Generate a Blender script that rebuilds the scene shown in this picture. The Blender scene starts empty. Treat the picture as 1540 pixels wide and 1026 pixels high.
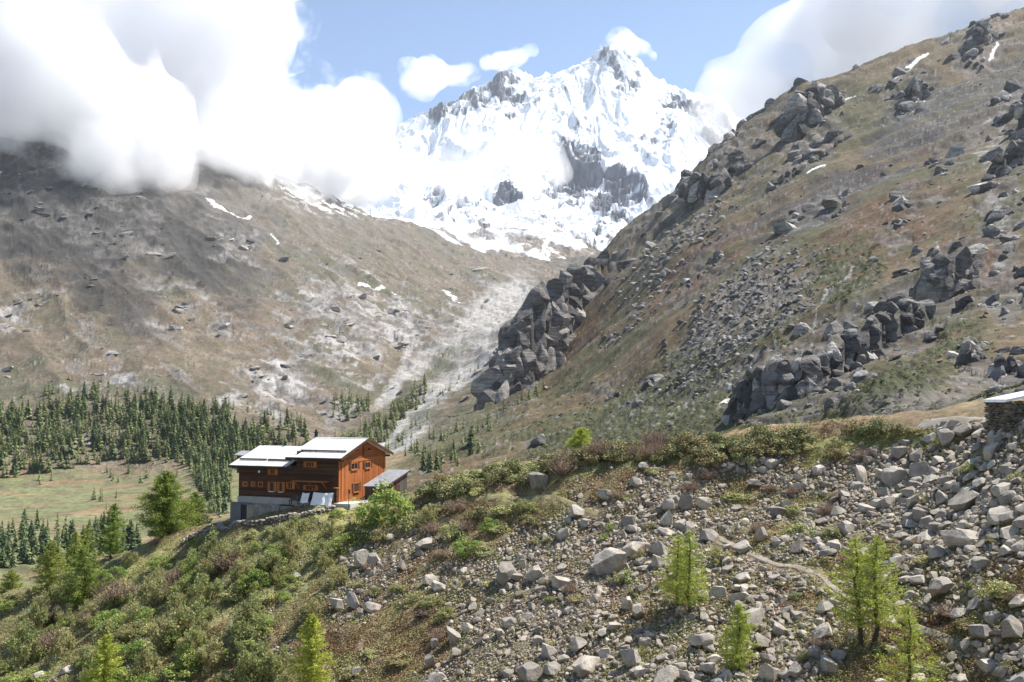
import bpy, bmesh, math, random
import numpy as np
from mathutils import Vector, Matrix
R = math.radians
Q = 1.0
random.seed(7)
RNG = np.random.default_rng(7)
SC = bpy.context.scene
COL = SC.collection

# ------------------------------------------------------------------ camera
PITCH = math.atan((600 - 513) / 1497.2)
CP, SP = math.cos(PITCH), math.sin(PITCH)
cam = bpy.data.cameras.new('camera'); cam.lens = 35; cam.sensor_width = 36
cam.clip_start = 0.5; cam.clip_end = 60000
cam_o = bpy.data.objects.new('camera', cam); COL.objects.link(cam_o)
cam_o.location = (0, 0, 0); cam_o.rotation_euler = (math.pi / 2 + PITCH, 0, 0)
SC.camera = cam_o

def ray(px, py):
    """direction (y = 1) of the sight line through a place in the photograph"""
    cx, cy = (np.asarray(px, float) - 770) / 1497.2, (513 - np.asarray(py, float)) / 1497.2
    dy = CP - cy * SP; dz = SP + cy * CP
    return cx / dy, dz / dy
def at(px, py, Y):
    a, e = ray(px, py)
    return Vector((float(a * Y), float(Y), float(e * Y)))
def proj(x, y, z):
    d = y * CP + z * SP
    u = -y * SP + z * CP
    d = np.maximum(d, 1e-3)
    return 770 + 1497.2 * x / d, 513 - 1497.2 * u / d

# ------------------------------------------------------------------ noise
_P = RNG.permutation(512).astype(np.int64)
_G = np.stack([np.cos(np.arange(512) * 2.399963), np.sin(np.arange(512) * 2.399963)], 1)
def _h(ix, iy, s=0):
    return _P[(_P[(ix + 17 * s) & 511] + iy) & 511]
def perlin(x, y, s=0):
    x = np.asarray(x, float); y = np.asarray(y, float)
    ix = np.floor(x).astype(np.int64); iy = np.floor(y).astype(np.int64)
    fx = x - ix; fy = y - iy
    u = fx * fx * fx * (fx * (fx * 6 - 15) + 10); v = fy * fy * fy * (fy * (fy * 6 - 15) + 10)
    def g(a, b):
        q = _G[_h(ix + a, iy + b, s)]
        return q[..., 0] * (fx - a) + q[..., 1] * (fy - b)
    n0 = g(0, 0) * (1 - u) + g(1, 0) * u
    n1 = g(0, 1) * (1 - u) + g(1, 1) * u
    return (n0 * (1 - v) + n1 * v) * 1.5
def fbm(x, y, o=4, s=0, gain=.5):
    r = 0; a = 1; f = 1
    for i in range(o):
        r = r + a * perlin(x * f, y * f, s + i); a *= gain; f *= 2.03
    return r
def ridged(x, y, o=4, s=0, gain=.5):
    r = 0; a = 1; f = 1; t = 0
    for i in range(o):
        n = 1 - np.abs(perlin(x * f, y * f, s + i)) * 1.6
        r = r + a * n * n; t += a; a *= gain; f *= 2.1
    return r / t
def worley(x, y, s=0):
    """nearest and second nearest distance, id of the nearest cell"""
    ix = np.floor(x).astype(np.int64); iy = np.floor(y).astype(np.int64)
    d1 = np.full(np.shape(x), 9.); d2 = d1.copy(); idn = np.zeros(np.shape(x), np.int64)
    for i in (-1, 0, 1):
        for j in (-1, 0, 1):
            h = _h(ix + i, iy + j, s)
            px = ix + i + (h * 0.61803) % 1; py = iy + j + (h * 0.75488 + .3) % 1
            d = np.hypot(px - x, py - y)
            c = d < d1
            d2 = np.where(c, d1, np.minimum(d2, d)); idn = np.where(c, h, idn); d1 = np.where(c, d, d1)
    return d1, d2, idn
def facets(x, y, s=0, tilt=(0, 0), rough=.55):
    """angular broken surface: every cell is a plane of its own height and tilt"""
    ix = np.floor(x).astype(np.int64); iy = np.floor(y).astype(np.int64)
    d1 = np.full(np.shape(x), 9.); out = np.zeros(np.shape(x)); idn = np.zeros(np.shape(x), np.int64)
    for i in (-1, 0, 1):
        for j in (-1, 0, 1):
            h = _h(ix + i, iy + j, s)
            dx = x - (ix + i + (h * 0.61803) % 1); dy = y - (iy + j + (h * 0.75488 + .3) % 1)
            d = dx * dx + dy * dy; c = d < d1
            v = ((h * .4142) % 1 - .5) + dx * (tilt[0] + rough * (((h * .2732) % 1) * 2 - 1)) + dy * (tilt[1] + rough * (((h * .9173) % 1) * 2 - 1))
            out = np.where(c, v, out); idn = np.where(c, h, idn); d1 = np.where(c, d, d1)
    return out, idn
def sstep(a, b, x):
    t = np.clip((x - a) / (b - a), 0, 1)
    return t * t * (3 - 2 * t)

class Surf:
    """a smooth surface through given points (multiquadric)"""
    def __init__(s, pts, c):
        P = np.array(pts, float); s.P = P; s.c = c
        n = len(P); A = np.zeros((n + 3, n + 3))
        A[:n, :n] = np.sqrt((P[:, None, 0] - P[None, :, 0]) ** 2 + (P[:, None, 1] - P[None, :, 1]) ** 2 + c * c)
        A[:n, n] = 1; A[:n, n + 1] = P[:, 0]; A[:n, n + 2] = P[:, 1]
        A[n:, :n] = A[:n, n:].T
        A[:n, :n] += np.eye(n) * 1e-6
        s.w = np.linalg.solve(A, np.concatenate([P[:, 2], [0, 0, 0]]))
    def __call__(s, x, y):
        x = np.asarray(x, float); y = np.asarray(y, float)
        r = s.w[-3] + s.w[-2] * x + s.w[-1] * y
        for i in range(len(s.P)):
            r = r + s.w[i] * np.sqrt((x - s.P[i, 0]) ** 2 + (y - s.P[i, 1]) ** 2 + s.c * s.c)
        return r

def pix(pts):
    return [tuple(at(*p)) for p in pts]

# ------------------------------------------------------------------ object helpers
def tag(o, label=None, cat=None, group=None, kind=None):
    if label: o['label'] = label
    if cat: o['category'] = cat
    if group: o['group'] = group
    if kind: o['kind'] = kind
    return o
def link(name, me, parent=None, mats=()):
    o = bpy.data.objects.new(name, me); COL.objects.link(o)
    for m in mats: me.materials.append(m)
    if parent: o.parent = parent
    return o
def empty(name, loc=(0, 0, 0), rz=0):
    o = bpy.data.objects.new(name, None); COL.objects.link(o)
    o.location = loc; o.rotation_euler = (0, 0, rz); o.empty_display_size = .2
    return o
def mesh_np(name, V, F, col=None, smooth=False, mi=None):
    """mesh from numpy arrays; F is (n,3) or (n,4)"""
    me = bpy.data.meshes.new(name)
    V = np.ascontiguousarray(V, np.float32); F = np.ascontiguousarray(F, np.int32)
    k = F.shape[1]
    me.vertices.add(len(V)); me.vertices.foreach_set('co', V.ravel())
    me.loops.add(F.size); me.loops.foreach_set('vertex_index', F.ravel())
    me.polygons.add(len(F))
    me.polygons.foreach_set('loop_start', np.arange(0, F.size, k, dtype=np.int32))
    me.polygons.foreach_set('loop_total', np.full(len(F), k, np.int32))
    me.polygons.foreach_set('use_smooth', np.full(len(F), smooth, bool))
    if mi is not None: me.polygons.foreach_set('material_index', np.asarray(mi, np.int32))
    me.update(calc_edges=True)
    if col is not None:
        a = me.color_attributes.new('Col', 'FLOAT_COLOR', 'POINT')
        c = np.ones((len(V), 4), np.float32); c[:, :3] = col
        a.data.foreach_set('color', c.ravel())
    return me
def grid_faces(nr, nc):
    i = np.arange(nr - 1)[:, None] * nc + np.arange(nc - 1)[None, :]
    return np.stack([i, i + 1, i + nc + 1, i + nc], -1).reshape(-1, 4)

# ------------------------------------------------------------------ materials
class NT:
    def __init__(s, name):
        s.m = bpy.data.materials.new(name); s.m.use_nodes = True
        s.t = s.m.node_tree; s.n = s.t.nodes; s.l = s.t.links
        s.b = s.n['Principled BSDF']; s.b.inputs['Roughness'].default_value = .9
        s.b.inputs['Specular IOR Level'].default_value = .2
    def node(s, t, **k):
        n = s.n.new(t)
        for a, v in k.items(): setattr(n, a, v)
        return n
    def set(s, sock, v):
        if hasattr(v, 'is_output') or isinstance(v, bpy.types.NodeSocket): s.l.new(v, sock)
        else: sock.default_value = v
    def noise(s, scale, detail=4, rough=.55, vec=None, dim='3D'):
        n = s.node('ShaderNodeTexNoise'); n.inputs['Scale'].default_value = scale
        n.inputs['Detail'].default_value = detail; n.inputs['Roughness'].default_value = rough
        if vec is not None: s.l.new(vec, n.inputs['Vector'])
        return n.outputs['Fac']
    def ramp(s, fac, stops):
        n = s.node('ShaderNodeValToRGB'); s.l.new(fac, n.inputs[0])
        e = n.color_ramp.elements
        while len(e) < len(stops): e.new(.5)
        for q, (p, c) in zip(e, stops):
            q.position = p; q.color = (*c, 1) if len(c) == 3 else c
        return n.outputs[0]
    def math(s, op, a, b=0.):
        n = s.node('ShaderNodeMath', operation=op); s.set(n.inputs[0], a); s.set(n.inputs[1], b)
        return n.outputs[0]
    def mix(s, fac, a, b, mode='MIX'):
        n = s.node('ShaderNodeMix', data_type='RGBA', blend_type=mode)
        s.set(n.inputs['Factor'], fac)
        for k, v in ((6, a), (7, b)):
            if isinstance(v, tuple) and len(v) == 3: v = (*v, 1)
            s.set(n.inputs[k], v)
        return n.outputs[2]
    def coord(s, kind='Object'):
        return s.node('ShaderNodeTexCoord').outputs[kind]
    def pos(s):
        return s.node('ShaderNodeNewGeometry').outputs['Position']
    def bump(s, h, strength=.5, dist=.1):
        n = s.node('ShaderNodeBump'); n.inputs['Strength'].default_value = strength
        n.inputs['Distance'].default_value = dist; s.l.new(h, n.inputs['Height'])
        s.l.new(n.outputs[0], s.b.inputs['Normal'])
    def color(s, c):
        if isinstance(c, tuple): s.b.inputs['Base Color'].default_value = (*c, 1)
        else: s.l.new(c, s.b.inputs['Base Color'])
        return s.m

def terrain_mat(name, scale, bump, dist):
    """earth, grass and rock: the mesh carries which ground lies where; noise breaks it up"""
    t = NT(name)
    a = t.node('ShaderNodeAttribute', attribute_name='Col').outputs['Color']
    p = t.pos()
    n1 = t.noise(scale, 6, .7, p); n2 = t.noise(scale * .13, 4, .6, p)
    f = t.ramp(n1, [(.25, (.5, .5, .5)), (.5, (.95, .95, .95)), (.75, (1.5, 1.5, 1.5))])
    g = t.ramp(n2, [(.3, (.8, .79, .77)), (.7, (1.2, 1.2, 1.22))])
    c = t.mix(1., a, f, 'MULTIPLY'); c = t.mix(1., c, g, 'MULTIPLY')
    t.bump(n1, bump, dist)
    return t.color(c)
def ico(sub):
    bm = bmesh.new(); bmesh.ops.create_icosphere(bm, subdivisions=sub, radius=1)
    V = np.array([v.co[:] for v in bm.verts]); F = np.array([[v.index for v in f.verts] for f in bm.faces]); bm.free()
    return V, F
ICO = {k: ico(k) for k in (1, 2, 3, 4)}
def fill(poly, n, Yf, r0, r1, seed, sq=.85):
    rng = np.random.default_rng(seed); P = np.array(poly, float); out = []
    lo, hi = P.min(0), P.max(0)
    def inside(x, y):
        c = False; j = len(P) - 1
        for i in range(len(P)):
            if (P[i, 1] > y) != (P[j, 1] > y) and x < (P[j, 0] - P[i, 0]) * (y - P[i, 1]) / (P[j, 1] - P[i, 1]) + P[i, 0]: c = not c
            j = i
        return c
    while len(out) < n:
        x, y = rng.uniform(lo, hi)
        if inside(x, y): out.append((x, y, Yf(x, y) * rng.uniform(.93, 1.07), rng.uniform(r0, r1), sq))
    return out
# ------------------------------------------------------------------ mountains and valley
L_PTS = pix([
 (-350, 800, 600), (-350, 700, 1000), (-350, 500, 1500), (-350, 250, 2400), (-350, 50, 3200),
 (0, 840, 480), (0, 790, 700), (0, 720, 1000), (0, 650, 1150), (0, 590, 1300), (0, 540, 1450), (0, 470, 1700),
 (0, 380, 2000), (0, 300, 2300), (0, 215, 2700), (0, 120, 3200),
 (150, 850, 480), (200, 790, 700), (200, 720, 1000), (200, 650, 1120), (200, 600, 1250), (200, 520, 1500),
 (200, 440, 1800), (200, 360, 2150), (200, 290, 2500), (180, 225, 2900), (200, 150, 3300),
 (300, 700, 1000), (350, 640, 1130), (400, 600, 1300), (380, 520, 1650), (400, 450, 1950), (400, 380, 2350), (340, 310, 2700),
 (440, 305, 3100), (500, 312, 3400), (560, 325, 3700), (650, 348, 4100), (740, 388, 4500),
 (480, 640, 1250), (500, 560, 1550), (520, 480, 1900), (520, 400, 2500), (600, 520, 1950), (600, 440, 2500),
 (650, 400, 3200), (680, 470, 2500), (720, 440, 3100), (540, 640, 1250), (575, 600, 1450), (600, 560, 1650), (622, 505, 2000),
 (450, 680, 1000), (560, 690, 800), (600, 660, 1000), (640, 610, 1350), (690, 560, 1700), (740, 500, 2300),
 (770, 460, 3000), (800, 425, 3900), (830, 392, 4800), (860, 372, 5400), (680, 640, 950), (720, 565, 1500)])
R_PTS = pix([
 (1540, 590, 200), (1400, 600, 225), (1220, 645, 270), (1100, 645, 330), (900, 672, 430), (760, 692, 520), (640, 700, 640),
 (1500, 450, 420), (1500, 250, 800), (1500, 100, 1350), (1490, 30, 1800), (1300, 480, 520), (1300, 300, 900), (1300, 150, 1500),
 (1200, 560, 420), (1200, 400, 750), (1200, 250, 1250), (1210, 124, 1750), (1100, 500, 620), (1100, 350, 1100), (1112, 188, 1800),
 (1000, 600, 600), (1000, 480, 850), (1000, 380, 1200), (1030, 272, 1700), (900, 600, 780), (900, 500, 1050), (940, 345, 1650),
 (650, 660, 900), (910, 388, 1560), (880, 450, 1400), (862, 503, 1290), (832, 560, 1180), (800, 592, 1120), (735, 607, 1090), (700, 530, 1850), (760, 515, 1700), (790, 490, 1650), (830, 450, 1900), (770, 560, 1300), (840, 520, 1450), (745, 520, 1600), (900, 450, 1290), (890, 520, 1130), (840, 600, 950),
 (1400, 560, 290), (1380, 400, 600), (1400, 200, 1150),
 (1800, 590, 200), (1800, 400, 400), (1800, 150, 900), (1900, -100, 1700)])
W_PTS = [(-150, 300, -90), (-60, 300, -82), (0, 300, -62), (60, 260, -30), (100, 220, -7), (150, 170, -2), (-300, 350, -95),
 (-70, 1500, 28), (100, 2300, 185), (200, 2400, 225), (300, 2500, 300), (450, 2400, 420), (600, 2500, 520), (1000, 2800, 700),
 (1400, 2600, 900), (-900, 300, -100), (0, 150, -80), (-150, 150, -95), (150, 120, -10), (-1700, 5600, 1000), (-700, 5600, 800), (0, 5600, 680), (700, 5600, 700), (1700, 5600, 900), (-1500, 4400, 1100), (-900, 4600, 800)]
H0 = Surf(L_PTS + R_PTS + W_PTS, 18.)

def blobs(px, py, L):
    r = np.zeros(np.shape(px))
    for cx, cy, rx, ry, an, w in L:
        c, s = math.cos(R(an)), math.sin(R(an))
        dx, dy = px - cx, py - cy
        u = (dx * c - dy * s) / rx; v = (dx * s + dy * c) / ry
        r = np.maximum(r, w * sstep(1.35, .6, np.hypot(u, v)))
    return r
def polydist(px, py, P):
    d = np.full(np.shape(px), 1e9)
    for (x0, y0), (x1, y1) in zip(P[:-1], P[1:]):
        vx, vy = x1 - x0, y1 - y0
        t = np.clip(((px - x0) * vx + (py - y0) * vy) / (vx * vx + vy * vy), 0, 1)
        d = np.minimum(d, np.hypot(px - x0 - t * vx, py - y0 - t * vy))
    return d

ROCK_R = [(800, 500, 130, 42, 58, 1), (845, 430, 70, 35, 55, 1), (760, 565, 45, 35, 50, 1), (1090, 245, 85, 32, 35, .9), (985, 300, 75, 25, 42, .9), (1070, 290, 45, 18, 40, .9),
 (1220, 150, 50, 40, 30, .9), (1215, 225, 80, 20, 40, .8), (1370, 135, 45, 32, 30, .9), (1475, 58, 50, 42, 30, .9),
 (1250, 300, 50, 14, 35, .8), (1180, 345, 70, 12, 35, .8), (1030, 425, 75, 9, 37, .8), (1000, 330, 80, 22, 42, .75), (930, 400, 60, 14, 45, .6),
 (1150, 575, 62, 60, 65, 1), (1215, 560, 66, 62, 65, 1), (1285, 520, 70, 50, 60, 1), (1365, 480, 62, 52, 30, 1),
 (1455, 545, 34, 32, 60, .9), (1512, 560, 32, 34, 60, .9), (1425, 415, 60, 60, 50, .95), (1505, 300, 34, 100, -10, .85),
 (1530, 180, 34, 60, 0, .9), (1400, 260, 70, 18, 40, .7), (1350, 330, 60, 14, 60, .6), (1510, 430, 40, 60, 0, .9), (975, 580, 34, 24, 60, .8), (930, 600, 24, 18, 60, .8), (800, 665, 20, 14, 40, .8)]
ROCK_L = [(420, 570, 55, 40, -40, .75), (520, 480, 120, 45, -25, .7), (600, 490, 50, 45, -40, .8), (690, 475, 90, 18, 5, .85), (370, 600, 60, 22, -30, .6),
 (185, 575, 45, 20, -20, .6), (20, 490, 40, 30, 0, .55), (220, 410, 130, 45, -40, .6), (120, 300, 160, 70, -35, .65), (30, 250, 80, 60, -35, .75), (355, 370, 40, 20, 0, .7),
 (300, 450, 130, 28, -40, .5), (60, 440, 50, 14, 15, .7), (520, 620, 50, 10, -20, .6), (560, 430, 160, 10, -28, .5), (740, 430, 50, 10, -35, .6), (440, 540, 60, 30, -20, .6)]
BLOCKS = [(1120, 470, 125, 58, 38, 1), (1080, 540, 90, 40, 38, .8), (1010, 380, 110, 30, 42, .7), (960, 470, 70, 18, 40, .5)]
GREEN_R = [(1270, 410, 70, 45, 50, .9), (1050, 610, 120, 45, 25, .9), (1330, 590, 110, 35, 20, .9), (1440, 520, 60, 40, 30, .7), (900, 640, 110, 40, 28, .9), (1180, 500, 50, 40, 40, .5), (1000, 560, 100, 30, 30, .7)]
RUST_R = [(1050, 400, 160, 22, 37, .9), (1330, 320, 120, 60, 45, .8), (1460, 400, 60, 70, 60, .8), (900, 490, 140, 20, 42, .7), (1240, 480, 60, 40, 50, .7), (1180, 330, 130, 16, 38, .6)]
SLATE_R = [(1330, 230, 200, 38, 38, 1), (1480, 150, 120, 60, 40, .7), (1180, 310, 90, 14, 38, .7), (1120, 330, 120, 12, 42, .5)]
WHITE_R = [(1500, 180), (1482, 230), (1502, 300), (1512, 350), (1498, 400)]

GR = [np.array(c) for c in ((.215, .160, .090), (.185, .098, .050), (.100, .112, .050), (.25, .24, .235), (.44, .42, .40), (.12, .115, .115), (.25, .24, .228), (.135, .145, .07))]
TAN, RUST, GREEN, ROCK, PALE, SLATE, SCREE, MEADOW = GR
SNOW = np.array((.86, .88, .90))

# sheer walls: foot line in the photo with its distance, and height in photo pixels
WALLS = [([(728, 606, 1088, 0), (740, 607, 1092, 38), (765, 602, 1105, 100), (800, 592, 1120, 148), (832, 560, 1180, 132), (862, 503, 1290, 98), (880, 450, 1400, 55), (908, 388, 1560, 0)], -.5),
 ([(1090, 642, 338, 0), (1112, 642, 336, 62), (1150, 645, 332, 108), (1185, 642, 330, 100), (1212, 636, 332, 92), (1240, 615, 345, 85), (1275, 597, 365, 104), (1310, 575, 385, 98), (1335, 545, 412, 80), (1390, 538, 428, 84), (1412, 505, 462, 40), (1420, 480, 480, 0)], .2),
 ([(1378, 450, 505, 0), (1400, 462, 495, 66), (1435, 455, 505, 70), (1455, 440, 520, 40), (1475, 425, 540, 0)], .2), ([(1440, 545, 300, 0), (1452, 565, 292, 48), (1470, 560, 296, 42), (1480, 545, 305, 0)], .1), ([(1490, 575, 270, 0), (1502, 585, 265, 46), (1525, 580, 268, 40), (1545, 570, 275, 0)], .1),
 ([(1178, 195, 1480, 0), (1195, 205, 1470, 55), (1222, 200, 1490, 68), (1250, 180, 1550, 40), (1275, 165, 1600, 0)], 0), ([(1030, 290, 1480, 0), (1050, 305, 1420, 38), (1075, 312, 1400, 52), (1110, 290, 1450, 40), (1150, 262, 1500, 0)], 0),
 ([(1342, 165, 1340, 0), (1372, 168, 1340, 42), (1395, 155, 1370, 34), (1412, 140, 1400, 0)], .2), ([(1435, 100, 1480, 0), (1460, 100, 1480, 50), (1485, 92, 1500, 58), (1512, 80, 1550, 0)], 0),
 ([(1148, 292, 1190, 0), (1190, 278, 1215, 26), (1240, 247, 1250, 26), (1290, 200, 1300, 0)], .2), ([(1060, 340, 1280, 0), (1085, 338, 1285, 26), (1120, 318, 1330, 18), (1140, 300, 1350, 0)], .2), ([(1020, 440, 960, 0), (1045, 425, 990, 12), (1085, 398, 1030, 10), (1100, 390, 1050, 0)], .3),
 ([(960, 604, 672, 0), (975, 606, 668, 34), (990, 600, 680, 20), (996, 598, 690, 0)], .1), ([(1000, 606, 640, 0), (1018, 602, 645, 36), (1032, 592, 660, 0)], .1), ([(912, 606, 760, 0), (928, 608, 756, 20), (944, 600, 770, 0)], .1),
 ([(1495, 260, 780, 0), (1512, 275, 765, 50), (1545, 260, 790, 60), (1580, 230, 830, 0)], .2), ([(1530, 170, 1000, 0), (1545, 175, 990, 40), (1600, 150, 1050, 0)], .2), ([(1345, 350, 740, 0), (1365, 352, 740, 26), (1388, 335, 760, 0)], .2), ([(1240, 330, 900, 0), (1265, 322, 910, 12), (1290, 300, 950, 0)], .2)]
def far_height(x, y):
    """height and ground colour of valley and mountains"""
    h = H0(x, y)
    px, py = proj(x, y, h)
    wn = fbm(x / 90, y / 90, 3, 11); wm = fbm(x / 90, y / 90, 3, 15)
    sc = 14 + y * .012
    wx = px + wn * sc; wy = py + wm * sc
    # which side of the valley: right flank of the picture
    side = sstep(-25, 25, px - np.interp(py, [60, 120, 190, 345, 450, 570, 610, 660, 700, 760], [1230, 1205, 1110, 938, 788, 730, 715, 660, 600, 560]) - 0)
    floor_ = sstep(1.06, .94, y / np.interp(px, [-400, 0, 300, 420, 560, 700], [1050, 1060, 1000, 930, 860, 700])) * (1 - side)
    rockR = blobs(wx, wy, ROCK_R) * side; rockL = blobs(wx, wy, ROCK_L) * (1 - side) * (1 - floor_)
    blocks = blobs(wx, wy, BLOCKS) * side
    green = blobs(wx, wy, GREEN_R) * side
    rust = blobs(wx, wy, RUST_R) * side; slate = blobs(wx, wy, SLATE_R) * side
    far = np.clip(y / 1500, .25, 3)
    # broad relief with gullies down the slope
    amp = (1 - floor_) * np.clip((y - 180) / 500, .05, 1)
    gul = ridged(x / 420 + fbm(x / 300, y / 300, 2, 3) * .3, y / 120, 3, 21) - .6
    gulL = ridged((.78 * x + .62 * y) / 120, (.62 * x - .78 * y) / 480, 3, 31) - .6
    h = h + amp * (fbm(x / 160, y / 300, 5, 41) * 8 * far ** .8 + side * gul * 11 + (1 - side) * gulL * 11 * np.clip(far, 0, 1.6))
    yv = np.where(side > .5, y / 3., y / 1.5)
    h = h + amp * fbm(x / 24, yv / 24, 4, 51) * 1.7 * far ** .5
    h = h + floor_ * (fbm(x / 60, y / 60, 4, 61) * 1.6)
    # rock bands: steps with steep risers, broken blocks
    rn = fbm(x / 60, yv / 60, 4, 71)
    rk = np.clip(np.maximum(rockR * 1.15, rockL) + .42 * rn + .10, 0, 1.2)
    rk = rk + .5 * sstep(.4, .8, fbm(x / 45, yv / 45, 4, 75)) * (1 - floor_) * (y > 330)
    rmask = sstep(.58, .78, rk) * (1 - floor_)
    S1 = np.clip(20 * far, 9, 40)
    tt = (h + rn * 14 * far) / S1 + fbm(x / 200, y / 200, 2, 77) * 1.5
    f = tt - np.floor(tt); g1 = sstep(.62, .98, f)
    S2 = S1 / 3.3
    t2 = (h + fbm(x / 22, yv / 22, 3, 79) * 6 * far) / S2; f2 = t2 - np.floor(t2); g2 = sstep(.55, .95, f2)
    spur = blobs(wx, wy, [(800, 500, 130, 42, 58, 1), (845, 430, 70, 35, 55, 1)]) * side
    fx = x + fbm(x / 40, yv / 40, 3, 83) * 9; fy = yv + fbm(x / 40, yv / 40, 3, 84) * 9
    fa, ia = facets(fx / 26, fy / 20, 3, (-.55, 0)); fb, ib = facets(fx / 9, fy / 8, 5, (-.4, 0)); fc, ic = facets(fx / 3.4, fy / 3.2, 7, (-.2, 0))
    fsc = np.clip(far, .55, 1.7)
    crag = (fa * 4.2 + fb * 2.8 + fc * 1.3) * fsc * np.where(side > .5, 1, .75)
    h = h + rmask * (1 - .8 * spur) * (S1 * (g1 - f) * .22 + crag * .4)
    # sheer walls that face the viewer
    am = x / y; wall = np.zeros(np.shape(x))
    for W, back in WALLS:
        A = np.array(W, float)
        ca, ce = ray(A[:, 0], A[:, 1]); wa = ca; wY = A[:, 2]; wz = ce * A[:, 2]; wh = A[:, 3] / 1497.2 * A[:, 2]
        m = (am > wa[0]) & (am < wa[-1]) & (y > wY.min() - 40) & (y < wY.max() + 500)
        if not m.any(): continue
        xm, ym, amm = x[m], y[m], am[m]
        k = max(wh) / 60
        d = ym - np.interp(amm, wa, wY) + fbm(xm / (40 * k + 5), ym / 300, 3, 91) * 9 * k
        Hh = np.interp(amm, wa, wh); ramp_ = max(2.5, 9 * k)
        hw = np.interp(amm, wa, wz) + Hh * (.78 * sstep(0, ramp_, d) + .22 * sstep(ramp_ * .5, ramp_ * 4, d)) + back * np.clip(d - ramp_ * 3, 0, 30 * k) - .4 * np.maximum(d - ramp_ * 3 - 30 * k, 0) + fbm(xm / 12, ym / 30, 4, 95) * Hh * .10
        on = (d > -ramp_ * .2) & (hw > h[m]) & (Hh > 0)
        hm = h[m]; h[m] = np.where(on, hw, hm)
        wm_ = wall[m]; wall[m] = np.where(on, np.maximum(wm_, sstep(-1, ramp_ * .2, d) * sstep(ramp_ * 1.6, ramp_ * .9, d)), wm_)
        rm = rmask[m]; rmask[m] = np.where(on, np.maximum(rm, sstep(0, ramp_ * .3, d) * sstep(ramp_ * 7, ramp_ * 3, d)), rm)
    # block fields
    w1, w2, wid = worley(x / (5 * far ** .5), y / (8 * far ** .5), 5)
    bl = blocks * sstep(-.25, .15, fbm(x / 40, y / 40, 3, 95) + blocks - .7)
    h = h + bl * sstep(0, .35, w2 - w1) * (((wid * .37) % 1) * 2.4 - .5)
    # shrubs as low lumps
    sh = np.clip(np.maximum(green, .55 * sstep(560, 640, py) * side) * (1 - rmask), 0, 1) * sstep(-.15, .2, fbm(x / 18, y / 18, 3, 97) + green * .25)
    s1, s2_, sid = worley(x / 3.2, y / 5.2, 9)
    h = h + sh * np.clip(1 - s1 * 1.3, 0, 1) * 2.2
    # ---------------- colours
    n1 = fbm(x / 55, yv / 40, 5, 101); n2 = fbm(x / 14, yv / 11, 4, 103); n3 = fbm(x / 200, y / 200, 3, 105)
    streak = fbm(x / 260, y / 22, 4, 107) * side + fbm((.78 * x + .62 * y) / 38, (.62 * x - .78 * y) / 300, 4, 109) * (1 - side)
    def mixc(c, d, m): return c * (1 - m[..., None]) + d * m[..., None]
    c = np.broadcast_to(TAN, x.shape + (3,)).copy()
    c = mixc(c, TAN * 1.35, sstep(-.1, .6, n1 + streak))
    c = mixc(c, GREEN * 1.25, .7 * sstep(.0, .5, n3 + .5 * n2 + .35 * side - .1 + .5 * sstep(0, 1, blobs(wx, wy, [(470, 400, 110, 30, -25, 1), (620, 420, 120, 30, -25, .8)]))))
    c = mixc(c, RUST, np.clip(.45 * sstep(.05, .5, streak + .5 * n2) + rust * sstep(-.3, .25, n1 + streak + .3), 0, .95))
    c = mixc(c, GREEN, np.clip(green * sstep(-.35, .15, n1 + n2 * .5), 0, .9))
    c = mixc(c, GREEN * .8, sh * .8)
    c = mixc(c, SLATE, np.clip(slate * sstep(-.5, .1, streak + n1 * .5 + .2), 0, .9))
    scr = sstep(.38, .7, streak + n1 * .4) * .65
    c = mixc(c, SCREE * .85, scr * (1 - green) * (1 - floor_))
    c = mixc(c, SCREE, np.clip(bl * (.25 + .75 * ((wid * .73) % 1)), 0, 1))
    # loose stones and single shrubs
    for q, (sz, lim, cc, lift) in enumerate(((7., .22, PALE * .8, 1.6), (3.6, .24, SCREE * 1.1, .8), (5., .26, GREEN * .62, 1.5))):
        k1, _, kid = worley(x / sz, yv / (sz * .62), 21 + q)
        on = sstep(lim, lim * .6, k1) * (((kid * .531) % 1) > .55) * (1 - floor_) * sstep(-.5, .2, n1 + (streak if q < 2 else green - .2))
        h = h + on * lift * np.clip(far, .5, 2); c = mixc(c, np.broadcast_to(cc, c.shape), on * .85)
    # higher up: stony ground; upper left dark rock plus painted cloud shade
    up = sstep(420, 300, py + n1 * 90) * (1 - side)
    c = mixc(c, np.array((.19, .17, .14)), up * .8)
    c = mixc(c, SLATE * .9, blobs(wx, wy, [(60, 330, 150, 70, -30, .9), (220, 330, 200, 50, -30, .85), (160, 430, 110, 35, -45, .6), (300, 330, 120, 40, -25, .7)]) * (1 - side) * sstep(-.5, .1, n1 + .3))
    cloud_shade = blobs(wx, wy, [(60, 330, 200, 90, -30, 1), (200, 330, 210, 60, -30, .9), (150, 430, 110, 45, -45, .7)]) * (1 - side)
    c = c * (1 - .45 * cloud_shade)[..., None]  # cloud shadow over the upper left, put into the ground colour
    # rock faces
    nr = fbm((x + .4 * y) / 13, h / 11, 5, 141, .6); cr = ridged((x + .3 * y) / 16 + nr * .3, h / 34, 4, 145)
    rc = ROCK * (.62 + .45 * ((ia * .618) % 1) + .35 * ((ib * .377) % 1))[..., None] * (1 + .55 * nr)[..., None] * (1.12 - .55 * sstep(.62, .9, cr))[..., None]
    band = fbm((x * .55 - h) / 9 / far, y / 160, 3, 131)
    rc = rc * (1 + .55 * sstep(-.3, .4, band) - .3)[..., None]
    rc = np.where((side > .5)[..., None], rc * .66, rc * .95)
    palem = sstep(.12, .5, fbm(x / 30, yv / 30, 4, 111)) * np.where(side > .5, .6, .5)
    rc = mixc(rc, PALE, palem)
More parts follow.
